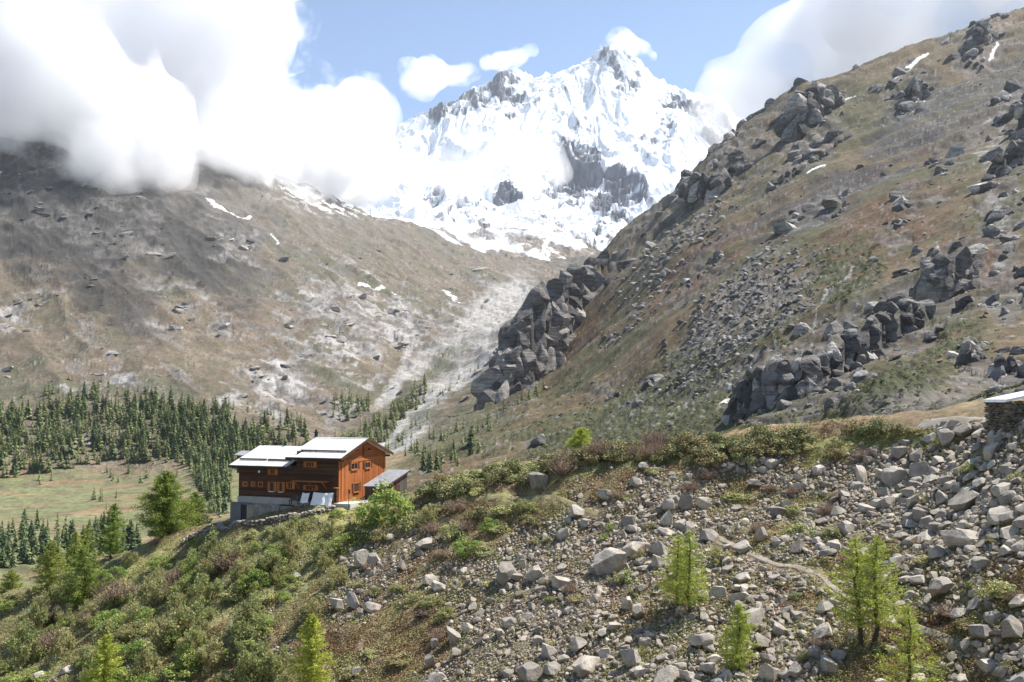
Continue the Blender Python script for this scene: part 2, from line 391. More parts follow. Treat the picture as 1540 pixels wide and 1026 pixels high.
    rc = mixc(rc, GREEN * .9, .75 * sstep(.15, .45, n2 + n1 * .6) * side)
    pink = blobs(wx, wy, [(1215, 225, 70, 16, 40, 1), (1160, 205, 20, 30, 0, .6), (1230, 150, 20, 30, 0, .8), (1490, 45, 25, 40, -30, 1)])
    rc = mixc(rc, np.array((.40, .33, .29)), pink * .8)
    c = mixc(c, rc, np.clip(rmask, 0, 1) * np.where(side > .5, .55, .75) * (1 - .7 * cloud_shade))
    c = mixc(c, np.array((.10, .095, .095)) * (1 + .5 * nr - .4 * sstep(.6, .9, cr))[..., None], spur * .75 * sstep(-.6, .2, n2 + n1 * .4))  # spur cliff: dark rock with its shade mixed into the colour
    px2 = px + wn * 9; py2 = py + wm * 9
    # pale slabs and streams on the left
    slabs = blobs(wx, wy, [(420, 565, 40, 28, -45, 1), (500, 530, 60, 22, -25, .9), (560, 465, 60, 18, -40, .9), (600, 500, 30, 34, -55, 1), (370, 600, 60, 12, -25, .7), (480, 455, 40, 10, -35, .8), (190, 570, 25, 14, 0, .6), (10, 470, 16, 24, 0, .8), (400, 620, 30, 20, -20, .6)]) * (1 - side)
    c = mixc(c, PALE * 1.1, slabs * sstep(.0, .35, n1 + n2 * .9 + .12 * slabs))
    grav = blobs(px2, py2, [(745, 462, 70, 26, 40, .95), (715, 500, 75, 26, 40, .95), (665, 590, 150, 12, 41, 1), (605, 660, 50, 14, 41, 1), (770, 450, 30, 30, 40, .9), (690, 555, 95, 14, 40, .6), (640, 540, 40, 12, 50, .7), (600, 572, 50, 9, 48, .9)]) * sstep(-.9, -.2, n1 + .3)
    c = mixc(c, np.array((.46, .445, .42)) * (1 + .35 * n2)[..., None], np.clip(grav, 0, .95))
    c = mixc(c, GREEN * 1.3, .75 * blobs(px2, py2, [(640, 570, 110, 13, 41, 1), (690, 630, 120, 20, 38, .9), (620, 640, 60, 10, 41, .9), (730, 560, 60, 8, 41, .8)]) * sstep(-.6, .1, n2 + n1))
    # far head of the valley
    head = sstep(4300, 4900, y)
    c = mixc(c, np.array((.19, .165, .13)), head * .8)
    # old snow lying in gullies
    sn = sstep(.3, .5, n1 + .35 * n2 + .2) * sstep(2900, 3500, y) * sstep(338, 312, py + 12 * n2) * (1 - side)
    for P, wdt in (([(1345, 118), (1395, 78)], 3.6), ([(1215, 262), (1240, 252)], 3), ([(1260, 150), (1285, 142)], 3), ([(1380, 152), (1392, 147)], 3), ([(1500, 65), (1488, 85)], 3), ([(312, 301), (345, 318), (375, 322)], 3), ([(410, 345), (420, 360)], 1.8), ([(540, 420), (560, 428), (595, 440)], 1.1), ([(665, 430), (690, 452)], 1.2)):
        d = polydist(px + n2 * 3, py + n1 * 3, P)
        sn = np.maximum(sn, sstep(wdt, wdt * .5, d))
    c = mixc(c, SNOW * .9, np.clip(sn, 0, 1))
    wr = sstep(11, 6, polydist(wx, wy, WHITE_R) - 8 * n2) * side
    c = mixc(c, PALE * 1.15, wr * .6 * sstep(-.2, .1, n2))
    for P, wdt in (([(1295, 375), (1280, 400), (1240, 440), (1222, 500), (1215, 560), (1245, 615)], 1.6), ([(600, 445), (625, 495), (600, 512)], 3.), ([(625, 500), (612, 535), (600, 560), (570, 600)], 6.5)):
        d = polydist(px + n2 * 4, py + n1 * 4, P)
        c = mixc(c, PALE * 1.1, .85 * sstep(wdt * 1.3, wdt * .4, d) * sstep(-.35, .05, n2 + .2 * (wdt > 2.5)))
    # valley floor meadow
    mead = mixc(np.broadcast_to(MEADOW * 1.15, x.shape + (3,)), TAN, sstep(-.15, .3, fbm(x / 70, y / 25, 4, 121) + sstep(735, 680, py) * .5 - .12))
    mead = mixc(mead, np.array((.09, .075, .05)), .6 * sstep(.15, .4, fbm(x / 20, y / 12, 4, 125)))
    c = mixc(c, mead, floor_)
    # moraine behind the ridge on the right
    mo = blobs(px, py, [(1420, 612, 150, 24, 3, 1), (1530, 612, 90, 26, 0, 1)]) * (y < 260)
    c = mixc(c, np.array((.21, .19, .165)) * (1 + .5 * n2)[..., None], mo * .9)
    c = mixc(c, np.array((.075, .07, .07)) * (1 + .6 * nr - .45 * sstep(.6, .9, cr))[..., None], wall * .8)  # sheer walls: their shade is darkened into the rock colour
    snowy = np.clip(sn, 0, 1)[..., None]
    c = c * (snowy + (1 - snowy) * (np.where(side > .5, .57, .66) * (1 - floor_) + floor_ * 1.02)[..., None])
    grey = c.mean(-1, keepdims=True) * np.array((1.03, 1., .95)); k = (.38 * (1 - side) * (1 - floor_))[..., None]
    c = c * (1 - k) + grey * k
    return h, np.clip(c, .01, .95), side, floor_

def far_z(x, y):
    return far_height(np.atleast_1d(np.asarray(x, float)), np.atleast_1d(np.asarray(y, float)))[0]

def make_far():
    A = np.concatenate([np.linspace(-.95, -.56, 60)[:-1], np.linspace(-.56, .56, int(1050 * Q)), np.linspace(.56, .95, 60)[1:]])
    Y = np.concatenate([np.geomspace(120, 1000, int(420 * Q))[:-1], np.geomspace(1000, 5700, int(400 * Q))])
    X = A[None, :] * Y[:, None]; YY = np.broadcast_to(Y[:, None], X.shape)
    H, C, side, flo = far_height(X, YY)
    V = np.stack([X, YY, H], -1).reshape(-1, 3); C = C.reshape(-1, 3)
    F = grid_faces(len(Y), len(A))
    s = side.ravel()[F].mean(1); fl = flo.ravel()[F].mean(1)
    sel = [(s > .5, 'rocky_mountain', 'right'), ((s <= .5) & (fl <= .5), 'grassy_mountain', 'left'), ((s <= .5) & (fl > .5), 'valley_floor', 'floor')]
    m = terrain_mat('mountain_ground', .22, .55, 2.5)
    lab = {'right': ('steep rocky mountainside with brown heath and dark crags rising beside the boulder ridge', 'mountain'),
           'left': ('tan grassy mountainside with pale slabs under the big cloud', 'mountain'),
           'floor': ('green meadow floor of the valley below the hut', 'valley')}
    for mask, name, k in sel:
        f = F[mask]; u, inv = np.unique(f, return_inverse=True)
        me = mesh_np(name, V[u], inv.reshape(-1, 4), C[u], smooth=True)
        tag(link(name, me, mats=[m]), *lab[k], kind='structure')
make_far()

# the snow peak at the head of the valley
S_PTS = pix([(560, 215, 7300), (640, 163, 7300), (700, 140, 7350), (757, 108, 7400), (800, 113, 7450), (850, 95, 7500), (890, 72, 7550), (930, 62, 7600), (960, 72, 7600), (985, 100, 7550),
 (1040, 128, 7500), (1080, 148, 7450), (1112, 172, 7400), (1150, 200, 7400), (1250, 250, 7300), (420, 290, 7000),
 (560, 330, 5300), (620, 330, 5500), (750, 300, 5900), (690, 310, 5500), (850, 250, 6300), (1000, 250, 6300), (950, 320, 5700), (1100, 220, 6900), (1180, 240, 7000), (700, 220, 6700), (800, 180, 6900), (900, 150, 7050), (1020, 170, 7050),
 (860, 350, 5250), (800, 335, 5250), (720, 345, 5150), (900, 355, 5200), (640, 350, 4800), (760, 385, 4950), (840, 372, 5050), (1000, 340, 5500), (1150, 330, 6000), (500, 340, 4700)]) + \
 [(-1500, 5200, 700), (-1800, 7000, 1500), (-1500, 9000, 1200), (0, 9000, 1500), (1000, 9000, 1500), (2500, 9000, 1200), (3000, 7000, 1200), (2500, 5500, 900), (-200, 4500, 300), (800, 4500, 350), (-1300, 4500, 500)]
HS = Surf(S_PTS, 60.)
def make_snow():
    A = np.linspace(-.24, .36, int(620 * Q)); Y = np.linspace(4550, 8600, int(560 * Q))
    X = A[None, :] * Y[:, None]; y = np.broadcast_to(Y[:, None], X.shape); x = X
    h = HS(x, y)
    px, py = proj(x, y, h)
    top = sstep(4900, 5900, y)
    w = fbm(x / 500, y / 700, 3, 3) * .35
    r1 = ridged((x + .45 * y) / 700 + w, y / 760 + w, 5, 5, .5); r2 = ridged((x - .35 * y) / 260 + w * 2, y / 300, 5, 9, .55)
    h = h + (r1 - .62) * 200 * (.25 + .75 * top) + (r2 - .6) * 18 * (.3 + .7 * top) + fbm(x / 70, y / 80, 4, 13) * 9
    rockz = blobs(px, py, [(865, 245, 45, 60, -40, 1), (925, 285, 40, 60, -30, .9), (930, 100, 40, 45, -40, .6), (1030, 150, 45, 18, -15, .85), (765, 290, 28, 16, 10, 1), (690, 150, 60, 14, 18, .9), (760, 125, 30, 22, 0, .8), (1080, 215, 60, 40, 35, .55), (990, 190, 40, 30, 40, .45), (840, 325, 40, 20, -20, .7), (900, 350, 30, 20, 30, .8), (690, 310, 60, 25, -25, .6), (800, 130, 60, 16, 25, .5)])
    sx = np.gradient(h, axis=1) / np.gradient(x, axis=1); sy = np.gradient(h, axis=0) / np.gradient(y, axis=0)
    st = np.hypot(sx, sy)
    n = fbm((x + .5 * y) / 150, y / 130, 5, 17); n2 = fbm((x - .4 * y) / 40, y / 40, 4, 19)
    stp = sstep(.2, 1.0, rockz + n * .5)
    fa, _ = facets(x / 95, y / 120, 3, (-.5, 0)); fb, _ = facets(x / 32, y / 40, 4, (-.3, 0))
    h = h + stp * (fa * 34 + fb * 14)
    t = (h + n * 60) / 70; f = t - np.floor(t)
    h = h + stp * 70 * (sstep(.55, .95, f) - f) * .7
    low = sstep(315, 375, py + n * 25)
    rock = sstep(.66, .90, st * .12 + rockz * .80 + n * .42 + n2 * .32) 
    rock = np.maximum(rock, low * sstep(-.15, .2, n + n2 * .4 + low * .75 - .55))
    rc = np.array((.15, .152, .17)) * (1 + .5 * n2)[..., None]
    rc = rc * (1 - low[..., None]) + np.array((.22, .185, .15)) * (1 + .3 * n2)[..., None] * low[..., None]
    c = SNOW * (1 - rock[..., None]) + rc * rock[..., None]
    V = np.stack([x, y, h], -1).reshape(-1, 3)
    me = mesh_np('snowy_mountain', V, grid_faces(len(Y), len(A)), np.clip(c.reshape(-1, 3), .02, .92), smooth=False)
    t = NT('snow_and_rock')
    a = t.node('ShaderNodeAttribute', attribute_name='Col').outputs['Color']
    nn = t.noise(.02, 6, .65, t.pos())
    t.bump(nn, .6, 25.)
    t.color(t.mix(1., a, t.ramp(nn, [(.3, (.9, .9, .9)), (.7, (1.08, 1.08, 1.08))]), 'MULTIPLY'))
    tag(link('snowy_mountain', me, mats=[t.m]), 'snow covered mountain peak closing the head of the valley', 'mountain', kind='structure')
make_snow()
# ------------------------------------------------------------------ the near hillside
G_PTS = pix([
 # crest, right to left
 (1700, 660, 72), (1540, 652, 78), (1440, 640, 90), (1330, 648, 95), (1220, 652, 99), (1100, 668, 101), (1000, 680, 103), (900, 692, 105), (820, 705, 108), (760, 716, 111), (690, 730, 115), (640, 741, 118),
 (575, 752, 121), (508, 764, 119), (450, 779, 118), (400, 791, 119), (355, 791, 121), (318, 788, 127), (280, 800, 129), (180, 836, 132), (100, 862, 134), (0, 896, 137), (-150, 950, 142), (-400, 1020, 150),
 # below it
 (1540, 720, 71), (1540, 800, 66), (1540, 900, 61), (1540, 1026, 56), (1700, 900, 58), (1400, 700, 88), (1400, 800, 77), (1400, 920, 66), (1400, 1026, 60),
 (1240, 720, 93), (1240, 800, 83), (1240, 900, 72), (1220, 1026, 63), (1100, 740, 95), (1080, 820, 86), (1060, 920, 75), (1050, 1026, 67),
 (950, 740, 98), (930, 820, 90), (900, 920, 80), (880, 1026, 72), (800, 760, 102), (780, 840, 94), (750, 940, 84), (720, 1026, 77),
 (660, 765, 110), (640, 840, 101), (600, 930, 92), (580, 1026, 84), (540, 800, 113), (500, 860, 106), (450, 950, 97), (430, 1026, 90),
 (420, 810, 114), (380, 860, 110), (330, 940, 102), (300, 1026, 95), (300, 840, 121), (230, 880, 117), (200, 950, 110), (150, 1026, 103), (100, 920, 122), (50, 970, 117), (0, 1026, 111), (-150, 1026, 118)]) + \
 [tuple(at(508, 756, 120) + Vector(p)) for p in ((-4, 8, -.5), (3, 6, -.6), (-12, 4, -2.2), (8, 6, -.2), (12, 9, .5))] + \
 [(-300, 95, -70), (-150, 60, -52), (-80, 55, -44), (-30, 48, -34), (0, 44, -27), (30, 40, -21), (60, 40, -15), (120, 40, -9),
  (0, 0, -1.7), (0, 8, -4), (-40, 5, -6), (40, 5, -2), (0, 25, -15), (-40, 25, -22), (40, 22, -11), (-100, 20, -30), (110, 15, -5), (-15, 2, -3), (15, 2, -2.5),
  (-160, 190, -85), (-110, 175, -70), (-60, 165, -48), (-20, 160, -34), (10, 150, -26), (40, 135, -16), (70, 122, -7.5), (110, 110, -4), (60, 108, -3.6),
  (-160, 260, -140), (-60, 260, -140), (0, 260, -130), (60, 250, -110), (130, 230, -90), (-300, 260, -140), (200, 230, -90), (130, 80, 3), (100, 70, 2), (200, 90, 8)]
HG = Surf(G_PTS, 3.)
def near_base(x, y):
    h = HG(x, y)
    k = np.clip((y - 30) / 30, 0, 1)
    return h + k * (fbm(x / 14, y / 14, 3, 201) * .75 + fbm(x / 4, y / 4, 3, 205) * .22)

RMAP = """
000000000000000000000000000000000012466
000000000000000000002011122332024776665
000000000000000000001123475224567888877
000000000000000010002676786533666778777
000000000000032541278887765544333655554
000000000001566356875476454655432453223
000000000031564223479864535344564234632
000000000341332126999874135557422342369
200003000032022216899998746667522233445
012223311121222578999998888777522345345
"""
RM = np.array([[int(c) for c in l] for l in RMAP.split()], float)
def rock_density(px, py):
    gx = np.clip(np.asarray(px) / 40 - .5, 0, 37.999); gy = np.clip((np.asarray(py) - 640) / 40 - .5, 0, 8.999)
    ix = gx.astype(int); iy = gy.astype(int); fx = gx - ix; fy = gy - iy
    d = (RM[iy, ix] * (1 - fx) + RM[iy, ix + 1] * fx) * (1 - fy) + (RM[iy + 1, ix] * (1 - fx) + RM[iy + 1, ix + 1] * fx) * fy
    return d / 9

NA = np.linspace(-1.0, 1.0, 1300); NY = np.concatenate([np.linspace(-14, 28, 40)[:-1], np.geomspace(28, 260, 620)])
# lookup grid of the bare ground
LX = np.arange(-175, 135, .5); LY = np.arange(-16, 262, .5)
_gx, _gy = np.meshgrid(LX, LY)
LZ = near_base(_gx, _gy)
def gz(x, y):
    x = np.asarray(x, float); y = np.asarray(y, float)
    gx = np.clip((x - LX[0]) / .5, 0, len(LX) - 1.001); gy = np.clip((y - LY[0]) / .5, 0, len(LY) - 1.001)
    ix = gx.astype(int); iy = gy.astype(int); fx = gx - ix; fy = gy - iy
    return (LZ[iy, ix] * (1 - fx) + LZ[iy, ix + 1] * fx) * (1 - fy) + (LZ[iy + 1, ix] * (1 - fx) + LZ[iy + 1, ix + 1] * fx) * fy
def hit(px, py, y0=45., y1=165.):
    """where the sight line through a place in the photo meets the hillside; y = nan when it passes over"""
    px = np.atleast_1d(np.asarray(px, float)); py = np.atleast_1d(np.asarray(py, float))
    a, e = ray(px, py)
    out = np.full(len(px), np.nan)
    for Y in np.arange(y0, y1, .4):
        m = np.isnan(out) & (e * Y <= gz(a * Y, np.full_like(a, Y)))
        out[m] = Y
    o2 = np.nan_to_num(out, nan=100.); z = gz(a * o2, o2)
    return np.stack([a * out, out, z], 1)
def gp(px, py):
    p = hit(px, py)[0]
    if np.isnan(p[0]):
        for d in range(1, 40):
            p = hit(px, py + d)[0]
            if not np.isnan(p[0]): break
    return Vector(p)

GRASSY = [(1310, 668, 120, 16, 4, 1), (1250, 690, 60, 12, 10, .9), (1330, 660, 60, 10, 0, 1), (1450, 690, 50, 10, -5, .8), (880, 708, 90, 8, 18, 1), (1000, 692, 90, 7, 6, .9), (760, 748, 100, 5, 0, 1), (1120, 690, 80, 6, 5, .7),
          (480, 790, 60, 30, 20, 1), (540, 775, 50, 24, 10, 1), (220, 850, 120, 20, 22, .6)]
LEFT = [(200, 930, 260, 100, 15, 1), (420, 850, 130, 60, 20, 1)]
def make_near():
    X = NA[None, :] * np.maximum(NY, 40.)[:, None] ; y = np.broadcast_to(NY[:, None], X.shape); x = X
    h = near_base(x, y)
    px, py = proj(x, np.maximum(y, 20), h)
    n = fbm(x / 6, y / 6, 4, 211); n2 = fbm(x / 1.6, y / 1.6, 4, 215); n3 = fbm(x / 20, y / 20, 3, 219)
    h = h + np.clip((y - 30) / 30, 0, 1) * n2 * .16
    rd = rock_density(px + n * 18, py + n2 * 10) * (y > 40)
    def mixc(c, d, m): return c * (1 - m[..., None]) + np.asarray(d) * m[..., None]
    c = np.broadcast_to(np.array((.19, .14, .085)), x.shape + (3,)).copy()
    c = mixc(c, (.26, .205, .11), sstep(-.2, .4, n)); c = mixc(c, (.15, .10, .06), .7 * sstep(.05, .4, n2 + n3 * .5))
    c = mixc(c, (.18, .18, .08), .7 * sstep(.0, .4, n3 + n2 * .4))
    left = blobs(px, py, LEFT)
    c = mixc(c, (.18, .185, .085), left * .75 * sstep(-.5, .1, n + n2))
    c = mixc(c, (.28, .27, .10), .9 * blobs(px + n * 14, py + n2 * 5, GRASSY) * sstep(-.5, .0, n + n2 * .6 + .15) * (y < 150))
    c = mixc(c, (.15, .128, .10), .6 * sstep(.4, .9, rd + .3 * n2))
    back = sstep(2, 12, h - 0 * h - HG(x, y * 0 + 0) * 0) * 0
    V = np.stack([x, y, h], -1).reshape(-1, 3)
    me = mesh_np('hillside', V, grid_faces(len(NY), len(NA)), np.clip(c.reshape(-1, 3), .01, .9), smooth=True)
    tag(link('hillside', me, mats=[terrain_mat('hill_earth', 2.6, .7, .12)]), 'boulder strewn hillside falling towards the viewer', 'hillside', kind='structure')
make_near()

def strip(name, label, pts, width, mat, lift=.07, seed=0, cat='path', sub=.5):
    """a strip of trodden ground that follows the hillside"""
    P = [gp(*p) for p in pts]
    Q2 = []
    for a, b in zip(P[:-1], P[1:]):
        n = max(1, int((b - a).length / sub))
        Q2 += [a.lerp(b, i / n) for i in range(n)]
    Q2.append(P[-1]); Q2 = np.array([q[:] for q in Q2])
    for _ in range(6): Q2[1:-1] = (Q2[:-2] + Q2[1:-1] * 2 + Q2[2:]) / 4
    T = np.gradient(Q2[:, :2], axis=0); T /= np.linalg.norm(T, axis=1)[:, None] + 1e-9
    N = np.stack([-T[:, 1], T[:, 0]], 1); L = np.arange(len(Q2)) * sub
    rows = []
    K = 7
    for k in range(K):
        f = k / (K - 1) * 2 - 1
        wv = width * .5 * (1 + .35 * perlin(L / 1.7, L * 0 + k * .1, seed + (f > 0)))
        xy = Q2[:, :2] + N * (f * wv)[:, None]
        z = gz(xy[:, 0], xy[:, 1]) + np.where(abs(f) > .9, -.12, lift + .04 * perlin(xy[:, 0] * 1.1, xy[:, 1] * 1.1, 3))
        rows.append(np.concatenate([xy, z[:, None]], 1))
    V = np.stack(rows, 1).reshape(-1, 3)
    me = mesh_np(name, V, grid_faces(len(Q2), K), smooth=True)
    return tag(link(name, me, mats=[mat]), label, cat, kind='structure')
def gravel(name, a, b):
    t = NT(name); p = t.pos()
    n1 = t.noise(9, 4, .7, p); n2 = t.noise(.8, 3, .5, p)
    c = t.ramp(n1, [(.3, a), (.7, b)])
    c = t.mix(t.ramp(n2, [(.45, (0, 0, 0)), (.65, (.6, .6, .6))]), c, (.2, .16, .09))
    t.bump(n1, .6, .05); return t.color(c)
M_GRAVEL = gravel('pale_gravel', (.20, .175, .14), (.38, .35, .305))
M_TROD = gravel('trodden_grass', (.22, .19, .09), (.32, .27, .14))
M_ROAD = gravel('road_gravel', (.24, .225, .20), (.36, .34, .31))
PATHS = [([(1075, 808), (1120, 832), (1165, 852), (1205, 856), (1235, 868), (1258, 890), (1290, 915), (1340, 930), (1390, 952), (1430, 972), (1470, 990), (1505, 1018), (1540, 1040)], 1.1),
         ([(600, 752), (660, 748), (740, 750), (800, 750), (850, 756), (872, 770), (900, 776)], 1.0)]
strip('path', 'pale stony footpath running diagonally through the boulders', PATHS[0][0], .62, M_GRAVEL, lift=.08, seed=1)
strip('path', 'narrow footpath from the hut along the foot of the bushes', PATHS[1][0], .8, M_TROD, seed=3)
strip('path', 'grassy trail climbing under the bushes on the ridge', [(800, 732), (850, 712), (900, 700), (960, 690), (1040, 694), (1120, 688), (1180, 676), (1220, 662), (1226, 650)], .9, M_TROD, seed=5)
strip('road', 'pale gravel road on the crest beside the stone cabin', [(1385, 638), (1420, 637), (1460, 638), (1495, 642), (1516, 652)], 2.0, M_ROAD, lift=.05, seed=7, cat='road')
strip('path', 'pale track in front of the hut end', [(300, 788), (330, 783), (352, 781)], 1.6, M_ROAD, seed=9)
# ------------------------------------------------------------------ boulders
def rock_shape(sub, seed, flat=.75):
    rng = np.random.default_rng(seed)
    V, F = ICO[sub]; V = V.copy()
    s = np.array((1, rng.uniform(.65, 1), rng.uniform(.5, .9) * flat / .75))
    for _ in range(rng.integers(12, 20)):
        n = rng.normal(size=3); n /= np.linalg.norm(n)
        d = rng.uniform(.42, .80)
        k = V @ n - d
        V = V - np.where(k > 0, k, 0)[:, None] * n[None, :] * 1.0
    x, y, z = V.T
    nz = perlin(x * 1.7 + z, y * 1.7 - z, seed) * .035 + perlin(x * 4 + z * 2, y * 4 + z * 3, seed + 1) * .014
    V = V * (1 + nz)[:, None] * s
    lo, hi = V.min(0), V.max(0)
    return (V - (lo + hi) / 2) / (hi - lo).max() * 2, F     # longest side 2
def rock_mat():
    t = NT('granite'); p = t.pos(); ob = t.coord('Object')
    oi = t.node('ShaderNodeObjectInfo').outputs['Random']
    at_ = t.node('ShaderNodeAttribute', attribute_name='Col')
    n1 = t.noise(1.3, 5, .6, p); n2 = t.noise(9, 4, .7, p); n3 = t.noise(38, 2, .6, p)
    c = t.ramp(n1, [(.3, (.26, .237, .21)), (.5, (.395, .367, .332)), (.72, (.52, .49, .45))])
    c = t.mix(1., c, t.ramp(n2, [(.3, (.72, .72, .72)), (.7, (1.2, 1.2, 1.2))]), 'MULTIPLY')
    c = t.mix(1., c, t.ramp(n3, [(.35, (.86, .86, .86)), (.65, (1.1, 1.1, 1.1))]), 'MULTIPLY')
    c = t.mix(t.ramp(t.noise(2.6, 5, .7, p), [(.56, (0, 0, 0)), (.68, (.55, .55, .55))]), c, (.15, .135, .105))   # dark lichen
    c = t.mix(t.ramp(t.noise(4.1, 4, .6, p), [(.66, (0, 0, 0)), (.72, (.4, .4, .4))]), c, (.21, .20, .09))        # green lichen
    c = t.mix(1., c, t.ramp(oi, [(0., (.68, .65, .61)), (.5, (.98, .955, .91)), (1., (1.2, 1.15, 1.06))]), 'MULTIPLY')
    c = t.mix(1., c, at_.outputs['Color'], 'MULTIPLY')
    t.bump(t.math('ADD', n2, t.math('MULTIPLY', n1, 1.5)), .55, .12)
    t.b.inputs['Roughness'].default_value = .85
    return t.color(c)
M_ROCK = rock_mat()
BIGROCK = []
for k in range(18):
    v, f = rock_shape(4, 300 + k, .62 + .3 * (k % 3) / 2)
    BIGROCK.append(mesh_np('boulder', v, f, np.ones((len(v), 3))))
    BIGROCK[-1].materials.append(M_ROCK)
SMALL = [rock_shape(2, 400 + k) for k in range(24)]
TINY = [rock_shape(1, 440 + k) for k in range(16)]

BOULDERS = [(918, 845, 58, 42), (946, 784, 28, 20), (1002, 780, 22, 30), (1003, 801, 30, 14), (1023, 791, 20, 16), (1038, 795, 20, 22), (1031, 754, 24, 26), (1057, 756, 24, 20), (1005, 760, 22, 26), (868, 768, 26, 26),
 (910, 743, 24, 20), (957, 724, 22, 18), (955, 824, 40, 24), (990, 825, 32, 26), (993, 845, 30, 26), (1065, 806, 32, 24), (1145, 805, 24, 30), (1118, 826, 30, 22), (1170, 770, 28, 18), (1135, 728, 22, 14), (843, 875, 34, 22), (846, 805, 26, 24),
 (1344, 716, 42, 32), (1296, 711, 26, 32), (1381, 707, 36, 30), (1353, 680, 28, 22), (1424, 656, 26, 26), (1398, 660, 30, 14), (1492, 678, 30, 24), (1470, 672, 28, 16), (1460, 700, 26, 18), (1405, 710, 20, 22), (1379, 727, 30, 16), (1417, 747, 28, 28),
 (1376, 753, 30, 22), (1456, 753, 60, 30), (1386, 775, 28, 26), (1393, 788, 30, 18), (1392, 808, 34, 24), (1448, 808, 58, 34), (1517, 753, 30, 20), (1505, 772, 46, 22), (1517, 805, 34, 22), (1444, 776, 28, 14), (1274, 794, 24, 26), (1251, 802, 22, 18), (1330, 741, 20, 22),
 (1199, 823, 30, 24), (1416, 885, 40, 32), (1241, 917, 30, 24), (1236, 954, 38, 26), (1523, 947, 38, 42), (1224, 982, 24, 26), (1199, 1010, 24, 26), (1248, 1003, 30, 28), (1262, 985, 26, 22), (1486, 999, 34, 20), (1505, 1013, 24, 22), (1475, 845, 30, 20), (1531, 826, 30, 18), (1341, 980, 24, 16),
 (1131, 931, 52, 32), (1057, 964, 40, 28), (1145, 966, 34, 28), (951, 992, 32, 36), (1002, 1015, 48, 28), (883, 1001, 48, 26), (870, 973, 30, 26), (827, 978, 30, 28), (829, 1010, 30, 22), (1066, 1008, 28, 26), (923, 943, 26, 16), (943, 912, 20, 26), (960, 919, 24, 28), (1159, 1008, 36, 34), (1035, 1015, 28, 20), (970, 966, 22, 18), (1112, 896, 32, 18), (1080, 892, 30, 20),
 (544, 840, 26, 34), (563, 842, 22, 24), (532, 905, 22, 34), (507, 912, 26, 22), (560, 912, 30, 18), (638, 821, 28, 18), (631, 833, 14, 14), (661, 882, 28, 18), (645, 873, 26, 20), (762, 861, 38, 32), (778, 868, 20, 14), (804, 863, 32, 26), (787, 849, 14, 20), (682, 954, 26, 38), (703, 945, 18, 22), (655, 968, 16, 18), (720, 924, 24, 16), (766, 938, 28, 18), (537, 1013, 18, 16), (799, 1010, 38, 32), (687, 982, 18, 18), (647, 996, 22, 26), (656, 1020, 30, 18),
 (400, 836, 14, 11), (445, 868, 17, 11), (28, 975, 24, 13), (100, 1008, 26, 12), (55, 1018, 24, 14), (175, 1015, 20, 10), (812, 722, 34, 30), (968, 702, 16, 14), (1362, 665, 22, 8), (235, 852, 10, 6), (306, 826, 10, 9), (1470, 655, 26, 12), (1500, 660, 30, 14), (1525, 672, 24, 14)]
PLACED = []       # (x, y, r) of stones already down
def slope_frame(x, y):
    e = .8
    return Vector((-(gz(x + e, y) - gz(x - e, y)) / (2 * e), -(gz(x, y + e) - gz(x, y - e)) / (2 * e), 1)).normalized()
LANDMARKS = [(1030, 915, 'the twin larches in mid slope'), (1304, 965, 'the tall double larch'), (1108, 1000, 'the small bright larch sapling'), (1367, 1015, 'the thin feathery larch'),
 (1528, 655, 'the stone cabin'), (1440, 640, 'the gravel road'), (1100, 690, 'the long ridge bush bank'), (870, 765, 'the end of the upper footpath'), (590, 770, 'the lean-to shed'), (472, 1000, 'the bright larch among shrubs'),
 (1160, 850, 'the top of the diagonal path'), (1470, 990, 'the lower end of the diagonal path'), (1110, 740, 'the flat juniper mat'), (680, 795, 'the yellow-green juniper dome'), (1505, 870, 'the large round bush'), (1210, 785, 'the sprawling pale bush'), (945, 862, 'the pale tuft'), (915, 845, 'the hugest flat boulder'), (161, 1000, 'the young yellow larch')]
def where(px, py, skip=None):
    best = sorted((q for q in LANDMARKS if q[2] != skip), key=lambda q: math.hypot(q[0] - px, (q[1] - py) * 1.3))[0]
    dx, dy = px - best[0], py - best[1]
    if abs(dx) > abs(dy) * 1.6: s = 'right of' if dx > 0 else 'left of'
    elif abs(dy) > abs(dx) * 1.6: s = 'below' if dy > 0 else 'above'
    else: s = ('below' if dy > 0 else 'above') + (' and right of' if dx > 0 else ' and left of')
    return s + ' ' + best[2]
ORD = ['largest', 'second largest', 'third largest', 'fourth largest', 'fifth largest', 'sixth largest', 'seventh largest', 'eighth largest', 'ninth largest', 'tenth largest', 'eleventh largest', 'twelfth largest', 'thirteenth largest', 'fourteenth largest', 'fifteenth largest', 'sixteenth largest', 'seventeenth largest', 'eighteenth largest', 'nineteenth largest', 'twentieth largest']
RANK = {}
def ranked(kind, wh):
    """call from the largest down"""
    k = RANK[(kind, wh)] = RANK.get((kind, wh), -1) + 1
    return ORD[k] if k < len(ORD) else 'lesser'
def drop_boulder(p, w, h, seed):
    rng = np.random.default_rng(seed)
    o = bpy.data.objects.new('boulder', BIGROCK[seed % len(BIGROCK)]); COL.objects.link(o)
    me = o.data
    asp = h / w
    ex = np.ptp(np.array([v[:] for v in o.bound_box]), axis=0)
    o.scale = (w / ex[0], w * rng.uniform(.7, .95) / ex[1], h * 1.08 / ex[2])
    n = slope_frame(p[0], p[1])
    q = Vector((0, 0, 1)).rotation_difference(n.lerp(Vector((0, 0, 1)), .5))
    o.rotation_mode = 'QUATERNION'
    o.rotation_quaternion = q @ Matrix.Rotation(rng.uniform(-.5, .5) + (math.pi if rng.random() < .5 else 0), 3, 'Z').to_quaternion()
    o.location = Vector(p) + Vector((0, 0, h * .25))
    PLACED.append((p[0], p[1], max(w, h) * .5))
    return o
